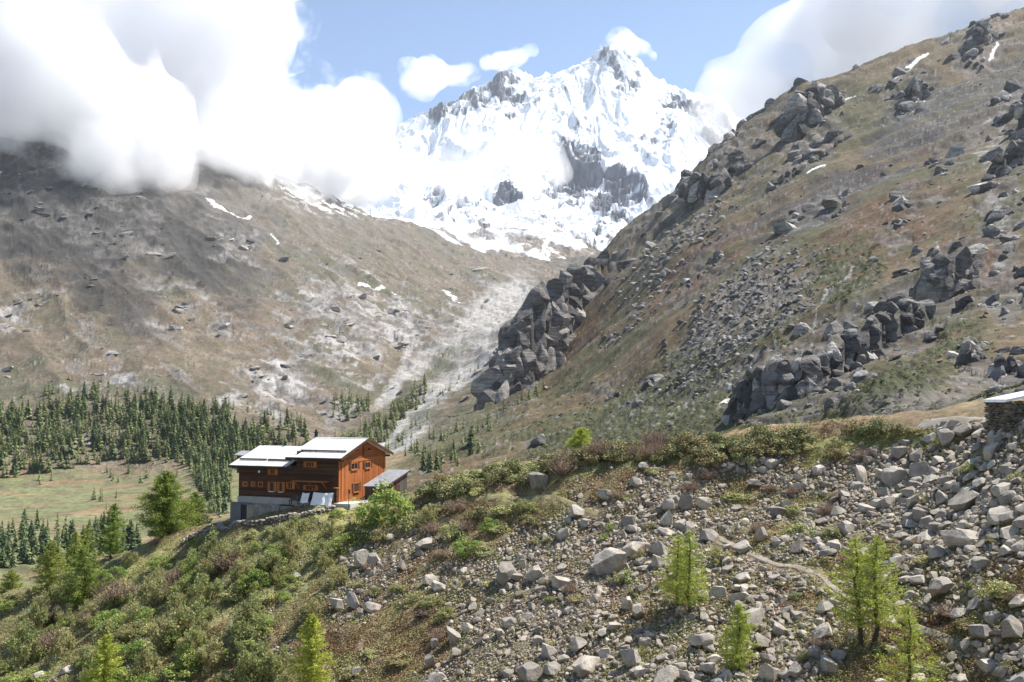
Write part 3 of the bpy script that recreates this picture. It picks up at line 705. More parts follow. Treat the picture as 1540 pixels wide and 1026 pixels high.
def scatter_rocks():
    obj = []
    for k, (px, py, w, h) in enumerate(BOULDERS):
        p = gp(px, py + h * .38); Y = p.y
        o = drop_boulder(p, w / 1497.2 * Y * .92, h / 1497.2 * Y * .95, 500 + k)
        obj.append((w * h, px, py, w, h, o))
    # random stones where the photo shows them: larger ones first
    rng = np.random.default_rng(77)
    N = 170000
    px = rng.uniform(-30, 1570, N); py = rng.uniform(640, 1060, N)
    P = hit(px, py); ok = ~np.isnan(P[:, 0]); px, py, P = px[ok], py[ok], P[ok]
    n = fbm(P[:, 0] / 6, P[:, 1] / 6, 3, 231) * 1.25
    d = rock_density(px + 14 * n, py + 8 * n)
    big = np.interp(py, [640, 800, 900, 1026], [.95, .80, .72, .66]) * np.interp(px, [500, 900, 1250, 1400], [.8, .85, 1., 1.1])
    dens = sstep(.05, .62, d + n * .42) * np.clip(.25 + d, 0, 1)
    keep = rng.random(len(px)) < dens
    px, py, P, big, d = px[keep], py[keep], P[keep], big[keep], d[keep]
    u = rng.random(len(px))
    r = np.clip(.165 * (1 - u) ** -.26, .165, .9) * big * np.where(d < .25, .8, 1)
    order = np.argsort(-r)
    cells = {}
    def near(x, y, rr):
        for i in range(int((x - 2) // 1), int((x + 2) // 1) + 1):
            for j in range(int((y - 2) // 1), int((y + 2) // 1) + 1):
                for (a, b, c) in cells.get((i, j), ()):
                    if (a - x) ** 2 + (b - y) ** 2 < (.58 * (c + rr)) ** 2: return True
        return False
    for (x, y, c) in PLACED: cells.setdefault((int(x // 1), int(y // 1)), []).append((x, y, c))
    pathpts = np.array([gp(*q)[:2] for P_, w in PATHS for q in P_])
    chosen = []
    for i in order:
        x, y = P[i, 0], P[i, 1]
        if near(x, y, r[i]): continue
        pd = min(float(polydist(np.array(px[i]), np.array(py[i]), Q_)) for Q_, w in PATHS)
        if pd < 8: continue
        cells.setdefault((int(x // 1), int(y // 1)), []).append((x, y, r[i])); chosen.append(i)
    lead = []
    VV, FF, CC, nv = [], [], [], 0
    nbig = 300 - len(BOULDERS)
    app = sorted(chosen, key=lambda i: -r[i] / P[i, 1])
    for rank, i in enumerate(app):
        p = P[i]; rr = r[i]
        if rank < nbig:
            o = drop_boulder(p, rr * 1.9, rr * rng.uniform(.9, 1.5), 900 + rank)
            w = rr * 2 / p[1] * 1497
            obj.append((w * w * .7, px[i], py[i], w, w * .7, o)); continue
        v, f = (SMALL if rr / p[1] * 1497 > 4.6 else TINY)[rng.integers(16)]
        n_ = slope_frame(p[0], p[1])
        q = Vector((0, 0, 1)).rotation_difference(n_) @ Matrix.Rotation(rng.uniform(0, 6.28), 3, 'Z').to_quaternion() @ Matrix.Rotation(rng.uniform(-.5, .5), 3, 'X').to_quaternion()
        M = np.array(q.to_matrix())
        VV.append((v * rr * np.array((1, 1, rng.uniform(.9, 1.3)))) @ M.T + p + np.array((0, 0, rr * .3))); FF.append(f + nv); nv += len(v)
        CC.append(np.repeat(np.array([[1, .975, .93]]) * rng.uniform(.75, 1.5), len(v), 0))
    me = mesh_np('boulder_field', np.concatenate(VV), np.concatenate(FF), np.concatenate(CC))
    tag(link('boulder_field', me, mats=[M_ROCK]), 'countless small grey stones lying between the boulders', 'stones', kind='stuff')
    # labels
    obj.sort(key=lambda q: -q[0])
    for rank, (a, px_, py_, w, h, o) in enumerate(obj):
        form = 'flat' if h < .55 * w else 'tall' if h > 1.05 * w else 'blocky' if w > 26 else 'angular'
        if rank == 0:
            lab = 'hugest flat pale grey boulder of the whole slope, in its middle'
        else:
            wh = where(px_, py_)
            lab = f'{form} grey boulder, {ranked("boulder", wh)} {wh}'
        tag(o, lab, 'boulder', 'boulders on the slope')
scatter_rocks()
# ------------------------------------------------------------------ broken rock on the mountains
def far_points(px, py, y0=170, y1=3200):
    """where sight lines meet valley or mountain ground"""
    px = np.asarray(px, float); py = np.asarray(py, float); a, e = ray(px, py)
    Y = np.geomspace(y0, y1, 260)
    B = a[:, None] * Y[None, :]
    h = H0(B, np.broadcast_to(Y[None, :], B.shape)) >= e[:, None] * Y[None, :]
    i = h.argmax(1); good = h.any(1)
    return a * Y[i], Y[i], good
def crag_mat():
    t = NT('crag_rock'); p = t.pos()
    a = t.node('ShaderNodeAttribute', attribute_name='Col').outputs['Color']
    n1 = t.noise(.16, 6, .68, p); n2 = t.noise(.75, 4, .65, p)
    mp = t.node('ShaderNodeMapping'); t.l.new(p, mp.inputs[0]); mp.inputs['Rotation'].default_value = (.3, .65, 0); mp.inputs['Scale'].default_value = (.05, .05, .42)
    n3 = t.noise(1., 5, .7, mp.outputs[0])
    c = t.mix(1., a, t.ramp(n1, [(.28, (.5, .5, .52)), (.5, (1, 1, 1)), (.72, (1.45, 1.43, 1.4))]), 'MULTIPLY')
    c = t.mix(1., c, t.ramp(n3, [(.36, (.45, .45, .47)), (.5, (1, 1, 1)), (.66, (1.4, 1.38, 1.34))]), 'MULTIPLY')
    c = t.mix(t.ramp(n2, [(.56, (0, 0, 0)), (.66, (.5, .5, .5))]), c, (.075, .075, .04))
    t.bump(t.math('ADD', n1, t.math('ADD', n2, n3)), .7, 2.)
    return t.color(c)
M_CRAG = crag_mat()
def slab(sub, seed):
    v, f = rock_shape(sub, seed, 1.); e = np.ptp(v, axis=0)
    return v / e * 2, f
SLAB3 = [slab(3, 800 + k) for k in range(14)]; SLAB2 = [slab(2, 830 + k) for k in range(16)]; SLAB1 = [slab(1, 860 + k) for k in range(12)]
def crags():
    rng = np.random.default_rng(44)
    Vs, Fs, Cs, nv = [], [], [], [0]
    def put(lib, c, size, yaw, tilt, col):
        v, f = lib[rng.integers(len(lib))]
        M = np.array((Matrix.Rotation(yaw, 3, 'Z') @ Matrix.Rotation(tilt, 3, 'Y') @ Matrix.Rotation(rng.normal() * .18, 3, 'X')))
        Vs.append((v * .5 * size) @ M.T + c); Fs.append(f + nv[0]); nv[0] += len(v)
        Cs.append(np.repeat(np.asarray(col)[None], len(v), 0))
    dark = np.array((.11, .103, .10)); mid = np.array((.20, .188, .178)); pale = np.array((.40, .375, .345))
    # the sheer walls
    for W, back in WALLS:
        A = np.array(W, float); hm = (A[:, 3] / 1497.2 * A[:, 2]).max(); wm = A[-1, 0] - A[0, 0]
        big = A[:, 3].max() > 90
        nx = int(np.clip(wm / (11 if big else 8), 4, 26))
        for i in range(nx):
            px = A[0, 0] + wm * (i + rng.uniform(.1, .9)) / nx
            fy = np.interp(px, A[:, 0], A[:, 1]); Y = np.interp(px, A[:, 0], A[:, 2]); hp = np.interp(px, A[:, 0], A[:, 3])
            if hp < 4: continue
            nz = int(np.clip(hp / (17 if big else 12), 2, 9))
            for j in range(nz):
                f = (j + rng.uniform(.1, .9)) / nz
                k = hm / 60
                s = max(5., hm * rng.uniform(.22, .40) * (1 if big else 1.7)) * (.75 + .4 * (1 - f))
                c = np.array(at(px + rng.normal() * 3, fy - hp * f * .97, Y + 9 * k * f + s * .18 + (1 - f) * -.05 * s))
                tone = dark * rng.uniform(.6, 1.5) if rng.random() < .55 else (mid * rng.uniform(.8, 1.3) if rng.random() < .65 else pale * rng.uniform(.7, 1.1))
                put(SLAB3, c, np.array((s * rng.uniform(.6, 1.1), s * rng.uniform(.6, .9), s * rng.uniform(.7, 1.5))), rng.normal() * .25 + .15, rng.normal(.40, .07), tone)
    # crest
    C = np.array([(1105, 190, 1800), (1150, 162, 1780), (1190, 132, 1760), (1240, 122, 1750), (1300, 112, 1700), (1360, 92, 1650), (1420, 62, 1650), (1480, 34, 1750), (1545, 20, 1950)], float)
    crest = []
    for i in range(90):
        px = rng.uniform(1000, 1545)
        if px < 1105: py, Y = np.interp(px, [938, 1030, 1105], [346, 272, 190]), np.interp(px, [938, 1030, 1105], [1650, 1700, 1800])
        else: py, Y = np.interp(px, C[:, 0], C[:, 1]), np.interp(px, C[:, 0], C[:, 2])
        s = rng.uniform(10, 30) * (1.5 if abs(px - 1210) < 30 or abs(px - 1478) < 25 else 1)
        crest.append((px, py + rng.uniform(5, 20), Y, s))
    cp = np.array([at(*q[:3])[:] for q in crest]); cz = far_height(cp[:, 0], cp[:, 1])[0]
    for (q0, q1, q2, s), c, z0 in zip(crest, cp, cz):
        put(SLAB3, np.array((c[0], c[1], min(c[2], z0 + .12 * s))), np.array((s, s, s * rng.uniform(.8, 1.4))), rng.uniform(0, 3), rng.normal(.4, .2), (dark * 1.2 if rng.random() < .45 else mid) * rng.uniform(.8, 1.4))
    # outcrops scattered over the rocky zones
    N = 26000
    px = rng.uniform(740, 1560, N); py = rng.uniform(10, 690, N)
    wt = blobs(px, py, ROCK_R); wb = blobs(px, py, BLOCKS); cl = fbm(px / 34 + py / 60, py / 26, 4, 151)
    kind = np.where(rng.random(N) < wb * .9, 2, np.where(rng.random(N) < wt * .30 * sstep(-.1, .35, cl), 1, np.where(rng.random(N) < .10 * sstep(.1, .5, cl), 3, 0)))
    q = kind > 0; px, py, kind = px[q], py[q], kind[q]
    x, y, good = far_points(px, py, 180, 2300)
    q = good & (y > 190); px, py, kind, x, y = px[q], py[q], kind[q], x[q], y[q]
    z = far_height(x, y)[0]
    for i in range(len(px)):
        u = y[i] / 1497.2; r = rng.random()
        if kind[i] == 2: s = u * (3.5 + 9 * r ** 3); lib = SLAB1; tone = (mid if rng.random() < .6 else pale * .8) * rng.uniform(.7, 1.25); sink = .12
        elif kind[i] == 1: s = u * (7 + 24 * r ** 2.5); lib = SLAB2; tone = (dark * 1.2 if rng.random() < .4 else mid if rng.random() < .7 else pale) * rng.uniform(.75, 1.3); sink = .0
        else: s = u * (3 + 8 * r ** 3); lib = SLAB1; tone = (mid if rng.random() < .7 else pale) * rng.uniform(.7, 1.2); sink = .1
        put(lib, np.array((x[i], y[i], z[i] + s * sink)), np.array((s * rng.uniform(.8, 1.5), s, s * rng.uniform(.5, 1.0))), rng.uniform(0, 6.28), rng.normal(.45, .25), tone)
    me = mesh_np('rocky_crags', np.concatenate(Vs), np.concatenate(Fs), np.concatenate(Cs))
    tag(link('rocky_crags', me, mats=[M_CRAG]), 'dark broken crags and blocks on the right mountainside', 'crags', kind='structure')
    # pale slabs and ledges of the left mountain
    Vs.clear(); Fs.clear(); Cs.clear(); nv[0] = 0
    N = 9000; px = rng.uniform(-10, 770, N); py = rng.uniform(215, 650, N)
    wt = blobs(px, py, ROCK_L); cl = fbm(px / 40 + py / 50, py / 22, 4, 161)
    q = rng.random(N) < np.maximum(wt * .33 * sstep(-.05, .4, cl), .05 * sstep(.1, .5, cl)); px, py = px[q], py[q]
    x, y, good = far_points(px, py, 900, 4200); q = good & (y > 1150); px, py, x, y = px[q], py[q], x[q], y[q]
    z = far_height(x, y)[0]
    for i in range(len(px)):
        u = y[i] / 1497.2; s = u * (3 + 13 * rng.random() ** 2.6)
        t_ = pale if (px[i] > 330 and py[i] > 420) or rng.random() < .3 else mid
        put(SLAB2 if s > 9 else SLAB1, np.array((x[i], y[i], z[i])), np.array((s * rng.uniform(1, 2.2), s, s * rng.uniform(.35, .8))), rng.uniform(-.6, .6), rng.normal(-.3, .2), t_ * rng.uniform(.6, 1.15))
    me = mesh_np('pale_ledges', np.concatenate(Vs), np.concatenate(Fs), np.concatenate(Cs))
    tag(link('pale_ledges', me, mats=[M_CRAG]), 'pale rock ledges and slabs on the left mountainside', 'rock ledges', kind='structure')
crags()
# ------------------------------------------------------------------ plants
def leaf_mat(name, c0, c1, trans=.48, hue=.25):
    """leaves: each leaf carries its own tone, each plant its own"""
    t = NT(name)
    a = t.node('ShaderNodeAttribute', attribute_name='Col').outputs['Color']
    oi = t.node('ShaderNodeObjectInfo').outputs['Random']
    c = t.mix(t.ramp(oi, [(0., (0, 0, 0)), (1., (1, 1, 1))]), c0, c1)
    c = t.mix(1., c, a, 'MULTIPLY')
    t.color(c); t.b.inputs['Roughness'].default_value = .7
    tr = t.node('ShaderNodeBsdfTranslucent'); t.l.new(c, tr.inputs[0])
    mx = t.node('ShaderNodeMixShader'); mx.inputs[0].default_value = trans
    t.l.new(t.b.outputs[0], mx.inputs[1]); t.l.new(tr.outputs[0], mx.inputs[2])
    t.l.new(mx.outputs[0], t.n['Material Output'].inputs[0])
    return t.m
def bark_mat(name, c):
    t = NT(name); n = t.noise(14, 4, .7, t.coord('Object'))
    t.bump(n, .5, .05)
    return t.color(t.ramp(n, [(.3, tuple(x * .6 for x in c)), (.7, tuple(x * 1.3 for x in c))]))
M_WILLOW = leaf_mat('willow_leaf', (0.29, 0.33, 0.125), (0.37, 0.36, 0.17))
M_GREEN = leaf_mat('alder_leaf', (0.237, 0.339, 0.086), (0.339, 0.388, 0.116))
M_RHODO = leaf_mat('alpenrose_leaf', (0.195, 0.216, 0.090), (0.295, 0.244, 0.116), .15)
M_JUNI = leaf_mat('juniper_leaf', (0.339, 0.367, 0.151), (0.411, 0.388, 0.165), .15)
M_TWIG = leaf_mat('bare_twig', (0.262, 0.183, 0.146), (0.329, 0.238, 0.171), .1)
M_LARCH = leaf_mat('larch_needles', (0.390, 0.458, 0.082), (0.458, 0.498, 0.095), .35)
M_LARCHD = leaf_mat('larch_needles_deep', (0.226, 0.299, 0.067), (0.287, 0.323, 0.073), .3)
M_FIR = leaf_mat('conifer_needles', (.115, .165, .080), (.225, .265, .110), .2)
M_BARK = bark_mat('larch_bark', (.075, .055, .042))

def quads(C, U, W):
    """leaf faces: centres C, half-length vectors U, half-width vectors W"""
    V = np.stack([C - U, C + W * .9, C + U, C - W * .9], 1).reshape(-1, 3)
    return V, np.arange(len(V), dtype=np.int32).reshape(-1, 4)
def rnd_dirs(n, rng):
    d = rng.normal(size=(n, 3)); return d / np.linalg.norm(d, axis=1)[:, None]
def leaf_cloud(C, size, rng, up=.3, N0=None):
    n = len(C); nrm = rnd_dirs(n, rng)
    if N0 is not None: nrm = nrm + N0 * 1.1
    nrm[:, 2] += up; nrm /= np.linalg.norm(nrm, axis=1)[:, None]
    t = np.cross(nrm, rnd_dirs(n, rng)); t /= np.linalg.norm(t, axis=1)[:, None] + 1e-9
    b = np.cross(nrm, t)
    s = size * rng.uniform(.6, 1.4, n)[:, None]
    return quads(C, t * s, b * s * .55)
def tube(P, r, k=5):
    P = np.asarray(P, float); n = len(P)
    T = np.gradient(P, axis=0); T /= np.linalg.norm(T, axis=1)[:, None] + 1e-9
    a = np.where(np.abs(T[:, 2:3]) < .9, np.array([[0, 0, 1.]]), np.array([[1., 0, 0]]))
    B = np.cross(T, a); B /= np.linalg.norm(B, axis=1)[:, None]; N = np.cross(B, T)
    th = np.arange(k) * 2 * math.pi / k
    V = P[:, None] + np.asarray(r)[:, None, None] * (np.cos(th)[None, :, None] * B[:, None] + np.sin(th)[None, :, None] * N[:, None])
    F = []
    for i in range(n - 1):
        for j in range(k):
            F.append((i * k + j, i * k + (j + 1) % k, (i + 1) * k + (j + 1) % k, (i + 1) * k + j))
    return V.reshape(-1, 3), np.array(F, np.int32)
class Pile:
    def __init__(s): s.V, s.F, s.C, s.n = [], [], [], 0
    def add(s, V, F, c=None):
        s.V.append(V); s.F.append(F + s.n); s.n += len(V)
        s.C.append(np.ones((len(V), 3)) if c is None else (np.broadcast_to(c, (len(V), 3)) if np.ndim(c) < 2 else c))
    def mesh(s, name, mat, smooth=False):
        me = mesh_np(name, np.concatenate(s.V), np.concatenate(s.F), np.concatenate(s.C), smooth)
        me.materials.append(mat); return me
def leaf_tones(n, rng, lo=.65, hi=1.35, warm=.12):
    v = rng.uniform(lo, hi, n); w = rng.normal(0, warm, n)
    c = np.stack([v * (1 + w), v, v * (1 - w)], 1)
    return np.repeat(c, 4, 0)

def bush(kind, seed):
    """unit bush about 1 across and .6 - .8 high: lobes of leaves over twigs"""
    rng = np.random.default_rng(seed); P = Pile()
    if kind == 'twig':
        for i in range(240):
            a = rng.uniform(0, 6.28); lean = rng.uniform(.05, .75); L = rng.uniform(.4, .75)
            b = np.array((math.cos(a), math.sin(a), 0)) * rng.uniform(0, .25)
            tip = b + np.array((math.cos(a) * lean, math.sin(a) * lean, 1 - lean * .55)) * L
            sd = np.cross(tip - b, rng.normal(size=3)); sd /= np.linalg.norm(sd)
            V = np.array([b - sd * .006, b + sd * .006, tip + sd * .003, tip - sd * .003]); P.add(V, np.array([[0, 1, 2, 3]]), np.array((1, 1, 1)) * rng.uniform(.6, 1.2))
            for _ in range(5):
                f = rng.uniform(.4, 1); q = b + (tip - b) * f; d = rnd_dirs(1, rng)[0] * .09 + np.array((0, 0, .05))
                V = np.array([q - sd * .006, q + sd * .006, q + d + sd * .004, q + d - sd * .004]); P.add(V, np.array([[0, 1, 2, 3]]), np.array((1, 1, 1)) * rng.uniform(.6, 1.3))
        C = rnd_dirs(260, rng) * rng.uniform(.35, .55, 260)[:, None]; C[:, 2] = np.abs(C[:, 2]) * 1.1 + .1
        V, F = leaf_cloud(C, .022, rng); P.add(V, F, leaf_tones(len(C), rng) * np.array((1., 1.15, .7)))
        return P
    nl = {'willow': 16, 'green': 14, 'rhodo': 18, 'juni': 14}[kind]
    per = {'willow': 85, 'green': 90, 'rhodo': 90, 'juni': 100}[kind]
    lf = {'willow': .032, 'green': .030, 'rhodo': .030, 'juni': .028}[kind]
    hgt = {'willow': .80, 'green': .70, 'rhodo': .55, 'juni': .42}[kind]
    for i in range(nl):
        a = rng.uniform(0, 6.28); rr = math.sqrt(rng.random()) * .40
        h = hgt * (1 - (rr / .55) ** 2) * rng.uniform(.55, 1.05)
        c = np.array((math.cos(a) * rr, math.sin(a) * rr, max(.05, h - .12)))
        R_ = rng.uniform(.10, .19)
        d = rnd_dirs(per, rng); d[:, 2] = d[:, 2] * .75 + .25
        if kind == 'willow':
            C = c + d * (R_ * rng.random(per) ** .5)[:, None] * np.array((.8, .8, 1.5))
        else:
            C = c + d * (R_ * rng.uniform(.72, 1.05, per))[:, None] * np.array((1, 1, .85))
        V, F = leaf_cloud(C, lf, rng, .35, d if kind != 'willow' else None)
        P.add(V, F, leaf_tones(per, rng, .6, 1.4) * rng.uniform(.8, 1.2))
        if kind == 'willow':
            for _ in range(3):
                tip = c + np.array((rng.normal() * .05, rng.normal() * .05, R_ * 1.6))
                b = np.array((c[0] * .4, c[1] * .4, 0)); sd = np.array((.005, .003, 0))
                P.add(np.array([b - sd, b + sd, tip + sd * .5, tip - sd * .5]), np.array([[0, 1, 2, 3]]), np.array((1.1, .8, 1.0)))
    # leaves low and deep inside, toned darker for the shade within
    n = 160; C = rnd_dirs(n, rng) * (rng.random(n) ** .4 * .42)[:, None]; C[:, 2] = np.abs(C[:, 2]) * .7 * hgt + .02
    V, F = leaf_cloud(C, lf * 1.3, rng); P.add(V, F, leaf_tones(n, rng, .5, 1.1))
    return P
KINDM = {'willow': M_WILLOW, 'green': M_GREEN, 'rhodo': M_RHODO, 'juni': M_JUNI, 'twig': M_TWIG}
BUSH = {k: [bush(k, 40 + 10 * i + j).mesh('shrub', KINDM[k]) for j in range(5 if k != 'twig' else 3)] for i, k in enumerate(KINDM)}
SHRUBS = []
def put_bush(px, py, wpx, kind, rng, hs=1.):
    """a bush whose foot is at (px, py) and which is wpx photo pixels wide"""
    p = gp(px, py); w = wpx / 1497.2 * p.y
    o = bpy.data.objects.new('shrub', BUSH[kind][rng.integers(len(BUSH[kind]))]); COL.objects.link(o)
    o.location = p - Vector((0, 0, .04 * w)); o.scale = (w, w * rng.uniform(.8, 1.1), w * hs * rng.uniform(.85, 1.15)); o.rotation_euler = (rng.normal() * .08, rng.normal() * .08, rng.uniform(0, 6.28))
    SHRUBS.append([wpx, px, py, kind, o])
    return o
def shrubs():
    rng = np.random.default_rng(5)
    field = [(1110, 752, 58, 'juni', .55), (1210, 800, 62, 'juni', .8), (1235, 812, 40, 'juni', .7), (682, 808, 52, 'juni', 1.), (705, 838, 54, 'green', .8), (730, 832, 40, 'juni', .9), (945, 872, 42, 'juni', 1.1), (925, 880, 30, 'willow', .7), (1505, 900, 86, 'juni', .9), (1470, 890, 50, 'rhodo', .9), (1345, 838, 60, 'rhodo', .8), (1395, 848, 48, 'juni', .7), (1460, 715, 46, 'juni', .9), (1530, 720, 36, 'juni', .9), (918, 800, 16, 'green', 1.6), (908, 815, 16, 'green', 1.5), (985, 712, 40, 'juni', .7), (1300, 690, 34, 'twig', .7), (1255, 690, 34, 'rhodo', .7), (1315, 655, 56, 'rhodo', .8), (1285, 650, 40, 'rhodo', .7), (1350, 655, 56, 'rhodo', .6), (1390, 652, 40, 'rhodo', .5),
             (590, 790, 90, 'green', 1.15), (560, 790, 60, 'green', 1.2), (620, 795, 60, 'juni', 1.0), (640, 790, 44, 'willow', .9), (655, 775, 50, 'rhodo', .8), (545, 812, 60, 'rhodo', .7), (570, 815, 50, 'rhodo', .6), (505, 880, 60, 'willow', .7), (480, 930, 60, 'willow', .8), (690, 770, 50, 'twig', .7), (720, 780, 50, 'rhodo', .8), (760, 775, 60, 'juni', .7), (790, 770, 50, 'willow', .6), (735, 800, 40, 'green', .9), (760, 800, 50, 'juni', .6), (800, 790, 40, 'rhodo', .6), (700, 800, 40, 'twig', .6), (650, 800, 36, 'twig', .6), (1080, 850, 50, 'willow', .6), (1180, 880, 40, 'rhodo', .5), (1100, 870, 40, 'rhodo', .5), (1300, 880, 40, 'rhodo', .6), (1430, 930, 50, 'twig', .5), (1380, 925, 50, 'rhodo', .5), (1460, 950, 40, 'rhodo', .6), (1330, 915, 40, 'rhodo', .5), (1000, 890, 40, 'willow', .6), (960, 895, 34, 'rhodo', .5), (870, 905, 40, 'rhodo', .5), (620, 905, 40, 'rhodo', .5), (650, 915, 46, 'willow', .5), (600, 890, 40, 'willow', .5), (670, 935, 40, 'willow', .7), (600, 1000, 56, 'rhodo', .5), (560, 985, 40, 'juni', .5), (1520, 1010, 40, 'rhodo', .6), (1420, 1010, 40, 'rhodo', .6), (1195, 745, 30, 'twig', .6), (1160, 740, 30, 'twig', .5), (1060, 725, 34, 'twig', .6), (830, 905, 36, 'rhodo', .5), (735, 880, 30, 'juni', .6), (1280, 845, 36, 'twig', .5), (1200, 900, 36, 'rhodo', .5), (1100, 960, 36, 'rhodo', .5), (1260, 750, 30, 'twig', .5), (1310, 790, 30, 'rhodo', .5), (1250, 845, 40, 'rhodo', .45)]
    for px, py, w, k, hs in field: put_bush(px, py, w, k, rng, hs)
    q = np.random.default_rng(19)
    for _ in range(95):          # low tufts between the stones
        px, py = q.uniform(520, 1540), q.uniform(700, 1020)
        if py < np.interp(px, [520, 700, 900, 1100, 1540], [830, 790, 735, 715, 690]): continue
        if min(float(polydist(np.array(px), np.array(py), Q_)) for Q_, w in PATHS) < 14: continue
        put_bush(px, py, q.uniform(18, 40), ('rhodo', 'juni', 'rhodo', 'willow', 'twig')[q.integers(5)], rng, q.uniform(.4, .75))
    # the dark bank beside the hut and along the ridge
    for poly, n, lo, hi, kinds in (
        ([(640, 742), (640, 735), (700, 715), (770, 700), (850, 684), (860, 700), (800, 720), (760, 735), (700, 742)], 34, 36, 62, ('rhodo', 'rhodo', 'juni')),
        ([(840, 690), (900, 676), (1000, 668), (1010, 690), (940, 695), (880, 706), (840, 716)], 26, 32, 56, ('rhodo', 'twig', 'rhodo')),
        ([(985, 690), (1000, 672), (1060, 662), (1140, 656), (1215, 655), (1225, 668), (1190, 682), (1120, 692), (1040, 698)], 44, 36, 62, ('rhodo', 'rhodo', 'juni', 'rhodo'))):
        for px, py, *_ in fill(poly, n, lambda x, y: 1, 1, 2, int(rng.integers(1000))):
            put_bush(px, py + 6, rng.uniform(lo, hi), kinds[rng.integers(len(kinds))], rng, rng.uniform(.7, 1.))
    # the shrub slope on the left
    poly = [(-20, 920), (60, 895), (140, 862), (230, 842), (300, 812), (370, 800), (450, 782), (500, 770), (540, 782), (540, 815), (505, 850), (480, 880), (440, 895), (420, 925), (385, 960), (400, 1000), (440, 1040), (-20, 1050)]
    pts = fill(poly, 150, lambda x, y: 1, 1, 2, 21)
    for px, py, *_ in pts:
        u = perlin(px / 60, py / 40, 50) + .25 * rng.normal()
        k = 'twig' if u < -.60 else 'willow' if u < .12 else 'green' if u < .5 else 'juni'
        if k == 'twig' and rng.random() < .4: k = 'willow'
        put_bush(px, py, rng.uniform(26, 62) * np.interp(py, [780, 1000], [.75, 1.15]), k, rng, rng.uniform(.75, 1.15))
    for px, py, w, k, hs in [(85, 975, 64, 'twig', .8), (62, 985, 50, 'twig', .8), (180, 905, 60, 'twig', .8), (270, 880, 50, 'twig', .8), (40, 1030, 90, 'green', .4), (20, 905, 50, 'rhodo', .6), (235, 820, 22, 'twig', .8)]:
        put_bush(px, py, w, k, rng, hs)
    SHRUBS.sort(key=lambda q: -q[0])
    NAME = {'willow': 'grey-green willow shrub', 'green': 'fresh green leafy shrub', 'rhodo': 'dark alpenrose bush', 'juni': 'light green rounded juniper', 'twig': 'brown twiggy half-bare shrub'}
    for q in SHRUBS[300:]:
        q[4]['spare'] = 1
    spare = SHRUBS[300:]; del SHRUBS[300:]
    VV, FF, CC, MI, n0 = [], [], [], [], 0
    kinds = list(KINDM)
    bpy.context.view_layer.update()
    for w, px, py, k, o in spare:
        me = o.data; nv, nf = len(me.vertices), len(me.polygons)
        co = np.empty(nv * 3, np.float32); me.vertices.foreach_get('co', co); f = np.empty(nf * 4, np.int32); me.loops.foreach_get('vertex_index', f)
        cc = np.empty(nv * 4, np.float32); me.color_attributes['Col'].data.foreach_get('color', cc)
        M = np.array(o.matrix_world); VV.append(co.reshape(-1, 3) @ M[:3, :3].T + M[:3, 3]); FF.append(f.reshape(-1, 4) + n0); n0 += nv
        CC.append(cc.reshape(-1, 4)[:, :3]); MI.append(np.full(nf, kinds.index(k), np.int32)); bpy.data.objects.remove(o)
    if VV:
        me = mesh_np('undergrowth', np.concatenate(VV), np.concatenate(FF), np.concatenate(CC), mi=np.concatenate(MI))
        tag(link('undergrowth', me, mats=list(KINDM.values())), 'small low bushes growing between the stones and larger shrubs', 'undergrowth', kind='stuff')
    SL = [(506, 757, 'the orange hut gable'), (360, 780, 'the hut basement'), (590, 770, 'the lean-to shed'), (250, 800, 'the big round larch'), (75, 895, 'the dark-trunked larch'), (130, 915, 'the bushy drooping larch'), (161, 1015, 'the young yellow larch'), (472, 1000, 'the bright larch among shrubs'), (445, 868, 'the white block on the shrub slope'), (28, 975, 'the white slab at the left edge'), (350, 930, 'the middle of the shrub slope')]
    old = LANDMARKS[:]
    LANDMARKS.extend(SL)
    for w, px, py, k, o in SHRUBS:
        wh = where(px, py)
        tag(o, f'{NAME[k]}, {ranked(k, wh)} {wh}', 'shrub', 'shrubs on the slope')
    LANDMARKS[:] = old
